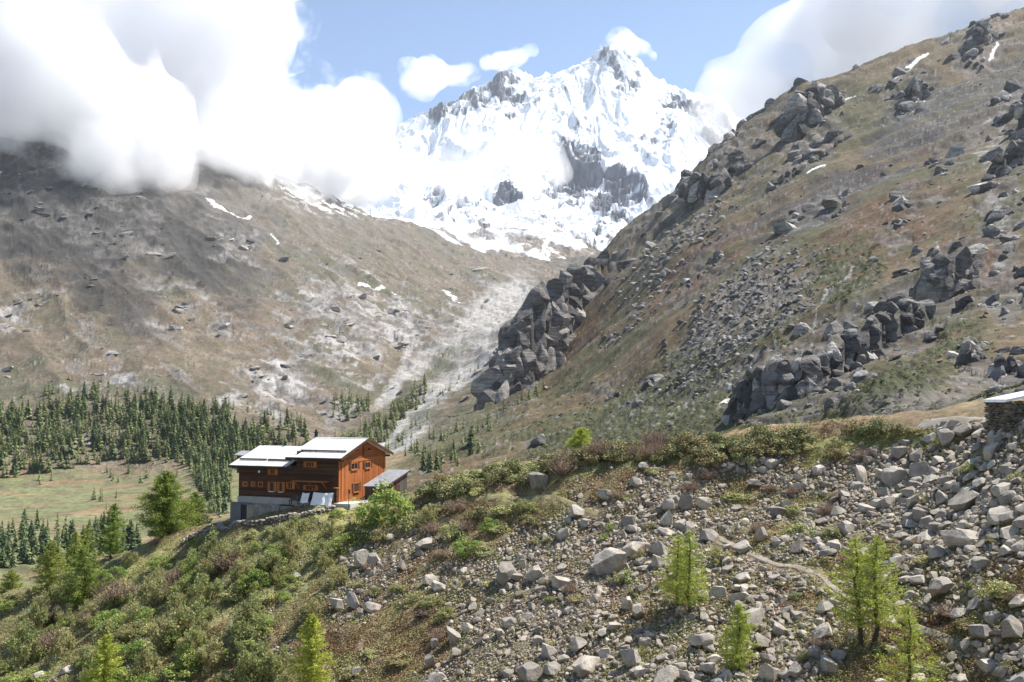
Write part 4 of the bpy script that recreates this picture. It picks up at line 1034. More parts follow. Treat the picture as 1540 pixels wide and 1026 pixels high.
def heath():
    """low heath, grass and moss between the stones: one mat of small leaves"""
    rng = np.random.default_rng(61)
    N = 48000
    px = rng.uniform(-30, 1570, N); py = rng.uniform(632, 1050, N)
    P = hit(px, py); ok = ~np.isnan(P[:, 0]); px, py, P = px[ok], py[ok], P[ok]
    n = fbm(P[:, 0] / 6, P[:, 1] / 6, 3, 231) * 1.25; m = fbm(P[:, 0] / 3, P[:, 1] / 3, 3, 241); q = fbm(P[:, 0] / 11, P[:, 1] / 11, 3, 245)
    d = rock_density(px + 14 * n, py + 8 * n)
    pd = np.minimum(polydist(px, py, PATHS[0][0]), polydist(px, py, PATHS[1][0]))
    pd = np.minimum(pd, np.where((px > 1330) & (py < 652), 0, 99))
    keep = (rng.random(len(px)) < np.clip(1.2 - d * .8, .22, 1)) & (pd > 7)
    px, py, P, m, q = px[keep], py[keep], P[keep], m[keep], q[keep]
    left = np.maximum(blobs(px, py, LEFT), 0); gr = blobs(px, py, GRASSY)
    per = 14; n = len(px)
    size = np.clip(.34 + .2 * m, .15, .6) * np.where(gr > .4, .7, 1)
    off = rng.normal(size=(n, per, 3)) * size[:, None, None] * np.array((.75, .75, .28)); off[..., 2] = np.abs(off[..., 2])
    C = (P[:, None] + off); C[..., 2] = gz(C[..., 0], C[..., 1]) + off[..., 2]
    C = C.reshape(-1, 3)
    V, F = leaf_cloud(C, .085, rng, .9)
    base = np.empty((n, 3))
    t = m + .35 * rng.normal(size=n) * .6
    cols = np.array(((.16, .11, .068), (.255, .16, .080), (.31, .225, .11), (.28, .255, .11), (.31, .31, .115)))
    idx = np.clip((t * 2.2 + 2.3 + left * 1.3 + gr * 2 + q * 1.2), 0, 3.999)
    i0 = idx.astype(int); f = (idx - i0)[:, None]
    base = cols[i0] * (1 - f) + cols[i0 + 1] * f
    col = np.repeat(np.repeat(base, per, 0) * rng.uniform(.6, 1.35, n * per)[:, None], 4, 0)
    me = mesh_np('heath', V, F, col)
    m_ = leaf_mat('heath_leaf', (1, 1, 1), (1, 1, 1), .15)
    tag(link('heath', me, mats=[m_]), 'low heath and grass growing between the stones', 'ground cover', kind='stuff')

# ---- trees
def larch(H, W, seed, dens=1., droop=.25, bare=.12, leaf=.10, lean=.0):
    """trunk pile and crown pile of an open larch of height H and crown width W"""
    rng = np.random.default_rng(seed); T = Pile(); Cn = Pile()
    n = 14; zz = np.linspace(0, H, n)
    bx = np.cumsum(rng.normal(size=n)) * .010 * H + lean * zz; by = np.cumsum(rng.normal(size=n)) * .010 * H
    tr = np.stack([bx - bx[0], by - by[0], zz], 1)
    r = .022 * H * (1 - zz / H) ** .8 + .012
    T.add(*tube(tr, r, 7))
    nb = int(7.5 * H * dens + 26)
    for i in range(nb):
        f = bare + (1 - bare) * (i + rng.random()) / nb
        if f > .985: continue
        z = f * H; p0 = np.array([np.interp(z, zz, tr[:, k]) for k in range(3)])
        prof = min(1., ((1 - f) / .62) ** .85) * (1 - .45 * max(0, (.35 - f) / .35))
        L = W * .5 * prof * rng.uniform(.6, 1.12) + .12
        a = i * 2.39996 + rng.normal() * .35
        k = 6; s = np.linspace(0, 1, k)
        out = np.array((math.cos(a), math.sin(a)))
        up = .10 + .55 * f
        pts = np.stack([p0[0] + out[0] * L * s, p0[1] + out[1] * L * s, p0[2] + L * (up * s - droop * s ** 2 + .12 * s ** 3)], 1)
        pts[1:, :2] += rng.normal(size=(k - 1, 2)) * .03 * L
        T.add(*tube(pts, np.linspace(.012 + .006 * L, .004, k), 3))
        m = int(19 * L * dens / leaf * .32 + 8)
        sq = rng.random(m) ** .8
        C = np.stack([np.interp(sq, s, pts[:, j]) for j in range(3)], 1)
        side = np.array((-out[1], out[0], 0))
        C = C + side * (rng.normal(size=m) * .16 * L * (1.15 - sq))[:, None] + rng.normal(size=(m, 3)) * .035 * (1 + L)
        C[:, 2] -= np.abs(rng.normal(size=m)) * .05 * L
        tang = np.array((out[0], out[1], .1)) + rng.normal(size=(m, 3)) * .55; tang /= np.linalg.norm(tang, axis=1)[:, None]
        wv = np.cross(tang, rnd_dirs(m, rng)); wv /= np.linalg.norm(wv, axis=1)[:, None] + 1e-9
        sz = leaf * rng.uniform(.6, 1.35, m)[:, None]
        V, F = quads(C, tang * sz, wv * sz * .26)
        Cn.add(V, F, leaf_tones(m, rng, .65, 1.35, .08) * rng.uniform(.82, 1.15))
    return T, Cn
def put_tree(label, px, py, top, wpx, seed, mat, group=None, Y=None, dens=1., leaf=.10, droop=.25, bare=.12, lean=0., name='larch_tree'):
    p = at(px, py, Y) if Y else gp(px, py)
    if Y and Y < 160: p.z = min(p.z, float(gz(p.x, p.y)))
    H = (py - top) / 1497.2 * p.y; W = wpx / 1497.2 * p.y
    T, Cn = larch(H, W, seed, dens, droop, bare, leaf, lean)
    o = empty(name, p - Vector((0, 0, .1)))
    link('trunk', T.mesh('trunk', M_BARK, True), o); link('crown', Cn.mesh('crown', mat), o)
    return tag(o, label, 'larch tree' if name == 'larch_tree' else 'tree', group)
def trees():
    g = 'larches on the boulder slope'; M = M_LARCH; D = M_LARCHD
    put_tree('left stem of the twin larches standing in mid slope', 1018, 918, 806, 76, 1, M, g, dens=1.0, leaf=.09)
    put_tree('right stem of the twin larches, slightly thicker trunk', 1038, 926, 804, 76, 2, M, g, dens=1.0, leaf=.09)
    put_tree('left stem of the tall double larch, dark trunk showing', 1298, 972, 813, 104, 3, M, g, dens=.95, leaf=.10, bare=.2)
    put_tree('right stem of the tall double larch, leaning slightly right', 1317, 978, 815, 100, 4, M, g, dens=.95, leaf=.10, bare=.2, lean=.02)
    put_tree('thin feathery larch beside the diagonal path', 1367, 1060, 910, 92, 5, M, g, dens=.9, leaf=.09)
    put_tree('small bright larch sapling left of the big flat-topped boulder', 1110, 1010, 910, 60, 6, M, g, dens=1.3, leaf=.10, bare=.05)
    put_tree('bright bushy larch standing low among the shrubs near the stones', 472, 1050, 925, 66, 7, M, g, dens=1.7, leaf=.12, bare=.04)
    put_tree('young yellow-green larch at the bottom edge of the shrub slope', 161, 1060, 958, 66, 8, M, g, dens=1.6, leaf=.13, bare=.04)
    g = 'larches along the left ridge'
    put_tree('large round dense larch standing left of the hut', 248, 812, 708, 94, 11, D, g, Y=131, dens=2.0, leaf=.16, bare=.06)
    put_tree('paler smaller larch leaning against the large round one', 292, 800, 728, 62, 12, M_LARCHD, g, Y=137, dens=1.2, leaf=.16)
    put_tree('slender larch with dark trunk left of the large round one', 168, 832, 750, 50, 13, D, g, Y=133, dens=1.3, leaf=.15)
    put_tree('thin pale larch half hidden behind the grassy edge', 131, 850, 768, 46, 14, D, g, Y=140, dens=1., leaf=.15)
    put_tree('narrow pale larch rising behind the bushy drooping one', 110, 872, 800, 46, 15, D, g, Y=136, dens=1., leaf=.14)
    put_tree('dark-trunked larch near the left edge of the shrub slope', 74, 902, 814, 62, 16, D, g, Y=128, dens=1.4, leaf=.14, bare=.15)
    put_tree('bushy drooping larch in front of the narrow pale one', 130, 925, 822, 72, 17, D, g, Y=122, dens=1.5, leaf=.15, bare=.05, droop=.4)
    put_tree('dim green larch cut by the left picture edge', 12, 905, 858, 50, 18, D, g, Y=140, dens=1.4, leaf=.15, bare=.05)
    g = 'larches beside the hut'
    put_tree('larch showing above the hut roof behind the gable', 566, 745, 640, 50, 21, D, g, Y=142, dens=1.3, leaf=.15)
    put_tree('shorter pale larch behind the right edge of the gable', 588, 745, 682, 44, 22, D, g, Y=140, dens=1.2, leaf=.15)
    put_tree('small bright round larch behind the ridge bushes', 875, 682, 643, 50, 23, M, None, Y=113, dens=1.8, leaf=.11, bare=.02)

def conifer(seed, faces):
    """small spire of unit height for the forest"""
    rng = np.random.default_rng(seed); P = Pile()
    P.add(*tube(np.array([(0, 0, 0), (0, 0, .5), (0, 0, 1.)]), np.array((.018, .012, .003)), 4), np.array((1.2, .7, .6)))
    n = faces; f = rng.random(n) ** 1.25 * .93 + .06
    wob = rng.uniform(.75, 1.2, 12)
    a = rng.uniform(0, 6.28, n)
    r = .20 * (1 - f) ** .85 * wob[(f * 11).astype(int)] * rng.uniform(.55, 1.1, n) + .008
    out = np.stack([np.cos(a), np.sin(a), np.zeros(n)], 1)
    C = out * r[:, None] * .75; C[:, 2] = f - r * .1
    U = out * (r * .55 + .012)[:, None]; U[:, 2] -= (r * .30)
    sd = np.stack([-np.sin(a), np.cos(a), rng.normal(size=n) * .3], 1)
    V, F = quads(C, U, sd * (.022 + r * .28)[:, None])
    P.add(V, F, leaf_tones(n, rng, .6, 1.4, .08) * (1 + .0 * n))
    return P
def forest():
    rng = np.random.default_rng(91)
    zones = [([(-10, 612), (60, 612), (130, 600), (180, 612), (290, 610), (335, 622), (360, 655), (420, 660), (400, 700), (350, 710), (345, 775), (310, 775), (285, 705), (200, 700), (140, 700), (80, 712), (-10, 725)], 900, 11, 31),
             ([(200, 610), (330, 620), (380, 665), (350, 720), (345, 775), (320, 780), (270, 690)], 380, 12, 32),
             ([(-10, 815), (60, 795), (150, 800), (215, 815), (210, 840), (100, 870), (-10, 860)], 90, 26, 42),
             ([(477, 672), (560, 640), (638, 585), (645, 600), (590, 650), (540, 690), (480, 690)], 180, 14, 24),
             ([(500, 600), (560, 598), (562, 620), (500, 625)], 40, 12, 20),
             ([(380, 650), (450, 640), (470, 668), (440, 690), (380, 690)], 46, 18, 30),
             ([(100, 570), (160, 560), (170, 600), (110, 605)], 12, 10, 16), ([(20, 585), (240, 590), (240, 610), (20, 610)], 26, 12, 20), ([(330, 600), (470, 640), (460, 650), (320, 625)], 14, 14, 24),
             ([(30, 720), (280, 712), (280, 730), (30, 740)], 12, 12, 20), ([(140, 745), (300, 760), (290, 780), (120, 770)], 10, 12, 22),
             ([(625, 722), (640, 700), (700, 680), (720, 672), (720, 690), (660, 715), (640, 735)], 16, 20, 34),
             ([(690, 668), (745, 620), (800, 585), (830, 570), (820, 590), (760, 630), (720, 675)], 26, 12, 24), ([(600, 690), (640, 660), (690, 630), (700, 640), (650, 680), (615, 705)], 18, 14, 24), ([(560, 690), (600, 660), (640, 625), (650, 632), (600, 680)], 16, 12, 18),
             ([(640, 600), (700, 560), (720, 545), (725, 560), (660, 610)], 14, 7, 11), ([(640, 560), (690, 540), (690, 520), (640, 540)], 14, 5, 8)]
    L = []
    for poly, n, lo, hi in zones:
        for px, py, *_ in fill(poly, n, lambda x, y: 1, 1, 2, int(rng.integers(9999))):
            L.append((px, py, rng.uniform(lo, hi)))
    A = np.array(L)
    x, y, good = far_points(A[:, 0], A[:, 1])
    A, x, y = A[good], x[good], y[good]
    z = far_height(x, y)[0]
    size = A[:, 2] / 1497.2 * y
    V1 = [conifer(700 + k, 260).mesh('conifer_tree', M_FIR) for k in range(6)]
    low = [conifer(720 + k, 90) for k in range(6)]
    order = np.argsort(-A[:, 2])
    P = Pile()
    for rank, i in enumerate(order):
        w = rng.uniform(.8, 1.25)
        if rank < 290:
            o = bpy.data.objects.new('conifer_tree', V1[rank % 6]); COL.objects.link(o)
            o.location = (x[i], y[i], z[i] - .02 * size[i]); o.scale = (size[i] * w, size[i] * w, size[i]); o.rotation_euler = (0, 0, rng.uniform(0, 6.28))
            px, py = A[i, 0], A[i, 1]
            if px > 600 and py > 655: lab, gg = 'dark green conifer in the clump behind the bushes right of the hut', 'conifers right of the hut'
            elif py > 790: lab, gg = 'dark blue-green conifer in the wood at the near edge of the meadow', 'conifers at the near edge of the meadow'
            elif px > 470: lab, gg = 'small conifer in the strip of wood along the gravel stream bed', 'conifers along the stream bed'
            elif px > 300: lab, gg = 'conifer in the dense forest directly behind the hut', 'forest conifers behind the hut'
            else: lab, gg = 'conifer in the forest belt beyond the green meadow', 'forest conifers beyond the meadow'
            tag(o, lab, 'conifer tree', gg)
        else:
            q = low[rank % 6]; a = rng.uniform(0, 6.28); c, s = math.cos(a), math.sin(a)
            for v, f, cc in zip(q.V, q.F, q.C):
                v2 = np.stack([(v[:, 0] * c - v[:, 1] * s) * w, (v[:, 0] * s + v[:, 1] * c) * w, v[:, 2]], 1) * size[i] + np.array((x[i], y[i], z[i]))
                P.V.append(v2); P.C.append(cc * rng.uniform(.8, 1.2))
                P.F.append(f - f.min() + P.n); P.n += len(v)
    tag(link('forest', P.mesh('forest', M_FIR)), 'dark conifer forest covering the valley side', 'forest', kind='stuff')
def scrub():
    """low green bushes on the foot of the right mountain"""
    rng = np.random.default_rng(15); N = 14000
    px = rng.uniform(640, 1545, N); py = rng.uniform(360, 690, N)
    g = np.maximum(blobs(px, py, GREEN_R), .75 * sstep(540, 640, py) * sstep(-60, 40, px - np.interp(py, [500, 700], [860, 700])))
    cl = fbm(px / 30 + py / 50, py / 16, 4, 171)
    q = rng.random(N) < g * sstep(-.25, .2, cl) * .9; px, py = px[q], py[q]
    x, y, good = far_points(px, py, 190, 1300); x, y = x[good], y[good]
    z = far_height(x, y)[0]; n = len(x); per = 26
    s = y / 1497.2 * rng.uniform(2.2, 5.5, n)
    d = rnd_dirs(n * per, rng).reshape(n, per, 3); d[..., 2] = np.abs(d[..., 2]) * .9
    C = np.stack([x, y, z - .1 * s], 1)[:, None] + d * s[:, None, None] * rng.uniform(.6, 1, (n, per, 1))
    N0 = d.reshape(-1, 3)
    V, F = leaf_cloud(C.reshape(-1, 3), 1., rng, .3, N0)
    sc_ = np.repeat(np.repeat(s * .30, per), 4)[:, None]; ctr = np.repeat(C.reshape(-1, 3), 4, 0)
    V = ctr + (V - ctr) * sc_
    base = np.array((.155, .185, .088)) * rng.uniform(.65, 1.3, (n, 1)) * np.stack([rng.uniform(.9, 1.25, n), np.ones(n), rng.uniform(.8, 1.1, n)], 1)
    col = np.repeat(np.repeat(base, per, 0) * rng.uniform(.7, 1.3, (n * per, 1)), 4, 0)
    me = mesh_np('mountain_scrub', V, F, col)
    tag(link('mountain_scrub', me, mats=[leaf_mat('scrub_leaf', (1, 1, 1), (1, 1, 1), .15)]), 'green scrub covering the foot of the rocky mountain', 'scrub', kind='stuff')
scrub()
shrubs(); heath(); trees(); forest()
# ------------------------------------------------------------------ buildings
def wood_mat(name, dark, light, axis, scale=5.2, wear=.35):
    """boards: tone per board, grain along the board, dark joints"""
    t = NT(name); ob = t.coord('Object')
    sep = t.node('ShaderNodeSeparateXYZ'); t.l.new(ob, sep.inputs[0])
    u = t.math('MULTIPLY', sep.outputs['XYZ'.index(axis)], scale)
    if axis == 'X': u = t.math('ADD', u, t.math('MULTIPLY', sep.outputs[1], scale))
    cell = t.math('FLOOR', u); fr = t.math('FRACT', u)
    wn = t.node('ShaderNodeTexWhiteNoise', noise_dimensions='1D'); t.l.new(cell, wn.inputs['W'])
    mp = t.node('ShaderNodeMapping'); t.l.new(ob, mp.inputs[0])
    mp.inputs['Scale'].default_value = (1.2, 1.2, 9) if axis == 'Z' else (9, 9, .8)
    g = t.noise(2.2, 5, .65, mp.outputs[0])
    k = t.math('ADD', t.math('MULTIPLY', wn.outputs[0], .5), t.math('MULTIPLY', g, .6))
    c = t.ramp(k, [(.2, dark), (.8, light)])
    j = t.ramp(fr, [(0., (.25, .25, .25)), (.07, (1, 1, 1)), (.94, (1, 1, 1)), (1., (.3, .3, .3))])
    c = t.mix(1., c, j, 'MULTIPLY')
    c = t.mix(t.ramp(t.noise(.7, 4, .6, ob), [(.45, (0, 0, 0)), (.75, (wear, wear, wear))]), c, tuple(x * .55 for x in dark))
    t.bump(j, .5, .03); t.b.inputs['Roughness'].default_value = .75
    return t.color(c)
M_DARKW = wood_mat('dark_larch_boards', (.038, .018, .011), (.105, .052, .030), 'Z', 4.0)
M_ORW = wood_mat('orange_larch_boards', (.25, .070, .019), (.47, .160, .048), 'Y', 3.2, .4)
M_ORH = wood_mat('orange_larch_planks', (.21, .062, .018), (.40, .135, .042), 'Z', 4.0, .35)
M_TRIM = wood_mat('trim_wood', (.30, .10, .028), (.46, .17, .05), 'X', 2.0, .2)
M_BROWN = wood_mat('brown_stained_wood', (.055, .022, .012), (.11, .05, .028), 'Z', 6, .2)
M_GREYW = wood_mat('weathered_grey_wood', (.055, .045, .038), (.13, .11, .095), 'X', 6, .4)
def plain(name, c, rough=.8, n=8, amp=.25, metal=0., bump=.3):
    t = NT(name); f = t.noise(n, 5, .65, t.coord('Object')); f2 = t.noise(n * .15, 3, .6, t.coord('Object'))
    c = t.ramp(f, [(.3, tuple(x * (1 - amp) for x in c)), (.7, tuple(min(.95, x * (1 + amp)) for x in c))])
    c = t.mix(1., c, t.ramp(f2, [(.35, (.85, .84, .82)), (.65, (1.08, 1.08, 1.08))]), 'MULTIPLY')
    t.bump(f, bump, .02); t.b.inputs['Roughness'].default_value = rough; t.b.inputs['Metallic'].default_value = metal
    return t.color(c)
M_ROOF = plain('pale_stone_roof', (.55, .545, .53), .6, 3, .16)
M_CONC = plain('concrete', (.36, .345, .32), .9, 6, .15)
M_TERR = plain('terrace_concrete', (.50, .485, .45), .9, 4, .12)
M_SNOWBAR = plain('grey_wood_bar', (.11, .10, .095), .9, 9, .3)
M_METAL = plain('dark_metal', (.03, .03, .032), .5, 9, .2)
M_TIN = plain('grey_tin', (.27, .275, .29), .45, 2.2, .25)
M_GLASS = plain('window_glass', (.018, .02, .024), .12, 2, .1, 0, 0)
M_TARP = plain('white_sheet', (.84, .83, .81), .7, 1.5, .05)
M_GREYP = plain('grey_panel', (.16, .165, .175), .8, 3, .12)
M_BEIGE = plain('beige_panel', (.33, .27, .20), .85, 3, .12)
M_WHITEP = plain('white_paint', (.75, .74, .72), .6, 5, .06)
M_STONE = plain('wall_stone', (.20, .19, .175), .9, 5, .4, 0, .6)
M_MORTAR = plain('rubble_wall', (.25, .235, .21), .95, 3.5, .55, 0, 1.)

def box_bm(bm, lo, hi):
    x0, y0, z0 = lo; x1, y1, z1 = hi
    v = [bm.verts.new(c) for c in ((x0, y0, z0), (x1, y0, z0), (x1, y1, z0), (x0, y1, z0), (x0, y0, z1), (x1, y0, z1), (x1, y1, z1), (x0, y1, z1))]
    for f in ((0, 3, 2, 1), (4, 5, 6, 7), (0, 1, 5, 4), (1, 2, 6, 5), (2, 3, 7, 6), (3, 0, 4, 7)): bm.faces.new([v[i] for i in f])
def prism_bm(bm, poly, axis, a, b):
    """polygon in the plane normal to axis ('x': (y,z), 'y': (x,z)), from a to b"""
    P = (lambda t, q: (t, q[0], q[1])) if axis == 'x' else (lambda t, q: (q[0], t, q[1]))
    A = [bm.verts.new(P(a, q)) for q in poly]; B = [bm.verts.new(P(b, q)) for q in poly]
    n = len(poly); bm.faces.new(A); bm.faces.new(B[::-1])
    for i in range(n): bm.faces.new((A[i], B[i], B[(i + 1) % n], A[(i + 1) % n]))
def done(name, bm, mat, parent=None, bevel=0.):
    bmesh.ops.recalc_face_normals(bm, faces=bm.faces)
    if bevel: bmesh.ops.bevel(bm, geom=list(bm.edges), offset=bevel, segments=1, affect='EDGES')
    me = bpy.data.meshes.new(name); bm.to_mesh(me); bm.free()
    return link(name, me, parent, [mat])
def boxo(name, mat, parent, *boxes, bevel=0.):
    bm = bmesh.new()
    for lo, hi in boxes: box_bm(bm, lo, hi)
    return done(name, bm, mat, parent, bevel)
def stones_bm(rows, seed, mat_name=None):
    pass

HUT = at(508.9, 755.6, 120)
HUT_A = math.atan2(-.356, .9345)
HM = Matrix.Translation(HUT) @ Matrix.Rotation(HUT_A, 4, 'Z'); HI = HM.inverted()
def loc(px, py, axis, val):
    """sight line through the photo cut with a plane of the hut's own frame"""
    o = HI @ Vector((0, 0, 0)); d = (HI @ at(px, py, 100)) - o
    t = (val - o[axis]) / d[axis]
    return o + d * t
def zz(x, y): return 320 + x / 4.278, 620 + y / 4.278      # from the enlarged crop
def front_rect(r, y=0.):
    a = loc(*zz(r[0], r[3]), 1, y); b = loc(*zz(r[2], r[1]), 1, y)
    return min(a.x, b.x), a.z, max(a.x, b.x), b.z
def gable_rect(r, x=0.):
    a = loc(*zz(r[0], r[3]), 0, x); b = loc(*zz(r[2], r[1]), 0, x)
    zs = sorted((a.z, b.z)); return min(a.y, b.y), zs[0], max(a.y, b.y), zs[1]

def front_window(root, x0, z0, x1, z1, y, frame=M_TRIM, shutters=0., sill=None, panes=2, ft=.09):
    """window on the long wall (faces -y): frame ring, recessed glass, shutters beside it"""
    bm = bmesh.new()
    for lo, hi in (((x0, y - .07, z0), (x0 + ft, y + .02, z1)), ((x1 - ft, y - .07, z0), (x1, y + .02, z1)), ((x0 + ft, y - .07, z1 - ft), (x1 - ft, y + .02, z1)), ((x0 + ft, y - .07, z0), (x1 - ft, y + .02, z0 + ft))): box_bm(bm, lo, hi)
    for k in range(1, panes):
        c = x0 + (x1 - x0) * k / panes; box_bm(bm, (c - .03, y - .055, z0 + ft), (c + .03, y + .015, z1 - ft))
    w = done('window', bm, frame, root)
    boxo('pane', M_GLASS, w, ((x0 + ft, y - .03, z0 + ft), (x1 - ft, y - .012, z1 - ft)))
    if shutters:
        for s in (0, 1):
            a = x0 - shutters - .01 if s == 0 else x1 + .01
            boxo('shutter', frame, w, ((a, y - .06, z0), (a + shutters, y - .015, z1)))
    if sill: boxo('sill', sill, w, ((x0 - .05, y - .16, z0 - .08), (x1 + .05, y + .01, z0 - .005)))
    return w
def gable_window(root, y0, z0, y1, z1, x, shut=M_BROWN, sw=.45, panes=2, ft=.09):
    bm = bmesh.new()
    for lo, hi in (((x - .02, y0, z0), (x + .07, y0 + ft, z1)), ((x - .02, y1 - ft, z0), (x + .07, y1, z1)), ((x - .02, y0 + ft, z1 - ft), (x + .07, y1 - ft, z1)), ((x - .02, y0 + ft, z0), (x + .07, y1 - ft, z0 + ft))): box_bm(bm, lo, hi)
    for k in range(1, panes):
        c = y0 + (y1 - y0) * k / panes; box_bm(bm, (x - .015, c - .035, z0 + ft), (x + .055, c + .035, z1 - ft))
    w = done('window', bm, M_TRIM, root)
    boxo('pane', M_GLASS, w, ((x + .012, y0 + ft, z0 + ft), (x + .03, y1 - ft, z1 - ft)))
    for s in (0, 1):
        a = y0 - sw - .01 if s == 0 else y1 + .01
        if sw: boxo('shutter', shut, w, ((x + .015, a, z0), (x + .06, a + sw, z1)))
    boxo('sill', M_TRIM, w, ((x - .01, y0 - .05, z0 - .09), (x + .15, y1 + .05, z0 - .005)))
    return w
def roof_mesh(bm, x0, x1, ye, ze, yr, zr, yb, zb, th=.17):
    """two slopes: eave (ye, ze), ridge (yr, zr), back eave (yb, zb)"""
    prism_bm(bm, [(ye, ze), (yr, zr), (yb, zb), (yb, zb - th), (yr, zr - th * 1.1), (ye, ze - th)], 'x', x0, x1)
def hut():
    root = empty('mountain_hut', HUT, HUT_A)
    tag(root, 'brown and orange wooden mountain hut with two pale roofs on the grassy shoulder', 'hut')
    W = 11.7; yr = W / 2
    # taller block
    ze, zr = 5.28, 7.42
    wall_top = lambda y: ze + (y + .7) / (yr + .7) * (zr - ze) - .2
    bm = bmesh.new(); box_bm(bm, (-5.9, .02, .0), (-.12, .2, wall_top(.1))); box_bm(bm, (-5.9, W - .2, 0), (-.12, W, wall_top(0))); box_bm(bm, (-6.0, .2, 0), (-5.82, W - .2, 6.0))
    done('wall', bm, M_DARKW, root)
    bm = bmesh.new(); prism_bm(bm, [(0, 0), (W, 0), (W, 4.75), (0, 4.75)], 'x', -.12, 0)
    gw = done('gable_wall', bm, M_ORW, root); gw['label'] = 'orange boarded gable wall'
    bm = bmesh.new(); prism_bm(bm, [(0, 4.75), (W, 4.75), (W, wall_top(0)), (yr, wall_top(yr)), (0, wall_top(0))], 'x', -.12, .02)
    for y in (yr - 1.6, yr + 1.6): pass
    gt = done('gable_top', bm, M_ORH, root)
    # corner posts and bands on the gable
    boxo('corner_board', M_ORW, root, ((.003, -.05, 0), (.05, .38, 5.2)))
    boxo('corner_board', M_ORW, root, ((.003, .62, 0), (.045, .95, 5.3)))
    boxo('corner_board', M_ORW, root, ((.003, W - .38, 0), (.05, W + .02, 5.2)))
    boxo('corner_board', M_ORW, root, ((.003, W - 1.7, .3), (.045, W - 1.4, 5.3)))
    boxo('belt_board', M_TRIM, root, ((.0035, .955, 4.62), (.06, W - 1.705, 4.80)))
    r = boxo('roof', M_ROOF, root); bpy.data.objects.remove(r)
    bm = bmesh.new(); roof_mesh(bm, -6.95, .75, -.75, ze, yr, zr, W + .75, ze); roof = done('roof', bm, M_ROOF, root)
    bm = bmesh.new()
    for s in (0, 1):
        ya, yb = ((-.78, yr), (W + .78, yr))[s]
        prism_bm(bm, [(ya, ze - .30), (yb, zr - .30), (yb, zr + .03), (ya, ze + .03)], 'x', .752, .83)
    done('barge_board', bm, M_BROWN, roof)
    bm = bmesh.new()
    prism_bm(bm, [(-.9, ze - .24), (-.755, ze - .24), (-.755, ze + .02), (-.9, ze - .02)], 'x', -6.95, .83); done('gutter', bm, M_METAL, roof)
    bm = bmesh.new()
    for k in range(12):
        y = -.6 + k; z = ze - .33 + (min(y, W - y) + .75) / (yr + .75) * (zr - ze)
    for k in range(9):
        x = -6.8 + k * .93; prism_bm(bm, [(-.7, ze - .38), (-.05, ze - .16), (-.05, ze - .03 - .2), (-.7, ze - .22)], 'x', x, x + .13)
    done('rafter_ends', bm, M_BROWN, roof)
    zs = lambda y, ze=ze, zr=zr: ze + (y + .75) / (yr + .75) * (zr - ze)
    bm = bmesh.new(); box_bm(bm, (-6.0, 1.05, zs(1.12) + .06), (.35, 1.22, zs(1.12) + .24))
    for x in np.linspace(-5.8, .2, 7): box_bm(bm, (x, 1.1, zs(1.15) - .05), (x + .05, 1.17, zs(1.12) + .055))
    done('snow_guard', bm, M_SNOWBAR, roof)
    bm = bmesh.new()
    for x in np.arange(-6.5, .7, .62):
        prism_bm(bm, [(-.74, ze + .004), (yr - .02, zr + .004), (yr - .02, zr + .03), (-.74, ze + .03)], 'x', x, x + .035)
    done('roof_seam', bm, M_ROOF, roof)
    bm = bmesh.new(); prism_bm(bm, [(yr - .22, zr - .02), (yr, zr + .06), (yr + .22, zr - .02), (yr, zr - .005)], 'x', -6.97, .77); done('ridge_cap', bm, M_ROOF, roof)
    p = loc(*zz(660, 172), 1, yr)
    boxo('chimney_pipe', M_METAL, roof, ((p.x - .16, yr + .02, zr - .1), (p.x + .16, yr + .34, zr + .62)), ((p.x - .3, yr - .1, zr + .623), (p.x + .3, yr + .46, zr + .74)), ((p.x - .1, yr + .08, zr + .743), (p.x + .1, yr + .28, zr + 1.0)))
    # lower wing
    ew, rw = 4.12, 6.28; y0 = .18
    top = lambda y: ew + (y + .65) / (yr + .65) * (rw - ew) - .19
    bm = bmesh.new(); box_bm(bm, (-14.4, y0, .27), (-6.003, y0 + .2, top(y0 + .1))); box_bm(bm, (-14.4, W - .2, .27), (-6.003, W, 3.9))
    prism_bm(bm, [(y0 + .2, .27), (W - .2, .27), (W - .2, top(0)), (yr, top(yr)), (y0 + .2, top(.2))], 'x', -14.4, -14.2); done('wing_wall', bm, M_DARKW, root)
    bm = bmesh.new(); roof_mesh(bm, -15.35, -6.955, -.65, ew, yr, rw, W + .65, ew); wr = done('wing_roof', bm, M_ROOF, root)
    bm = bmesh.new(); prism_bm(bm, [(-.8, ew - .24), (-.655, ew - .24), (-.655, ew + .02), (-.8, ew - .02)], 'x', -15.4, -6.0); done('gutter', bm, M_METAL, wr)
    bm = bmesh.new()
    prism_bm(bm, [(-.66, ew - .22), (yr, rw - .24), (yr, rw + .03), (-.66, ew + .03)], 'x', -15.43, -15.353); done('barge_board', bm, M_BROWN, wr)
    zs = lambda y: ew + (y + .65) / (yr + .65) * (rw - ew)
    bm = bmesh.new(); box_bm(bm, (-14.9, .95, zs(1.02) + .06), (-10.9, 1.12, zs(1.02) + .24)); box_bm(bm, (-10.7, .95, zs(1.02) + .05), (-7.2, 1.12, zs(1.02) + .23)); done('snow_guard', bm, M_SNOWBAR, wr)
    bm = bmesh.new()
    for x in np.arange(-15.1, -7.1, .62):
        prism_bm(bm, [(-.64, ew + .004), (yr - .02, rw + .004), (yr - .02, rw + .03), (-.64, ew + .03)], 'x', x, x + .035)
    done('roof_seam', bm, M_ROOF, wr)
    p = loc(*zz(465, 232), 1, yr)
    boxo('chimney_pipe', M_METAL, wr, ((p.x - .09, yr + .02, rw - .1), (p.x + .09, yr + .2, rw + .45)), ((p.x - .16, yr - .05, rw + .453), (p.x + .16, yr + .27, rw + .55)))
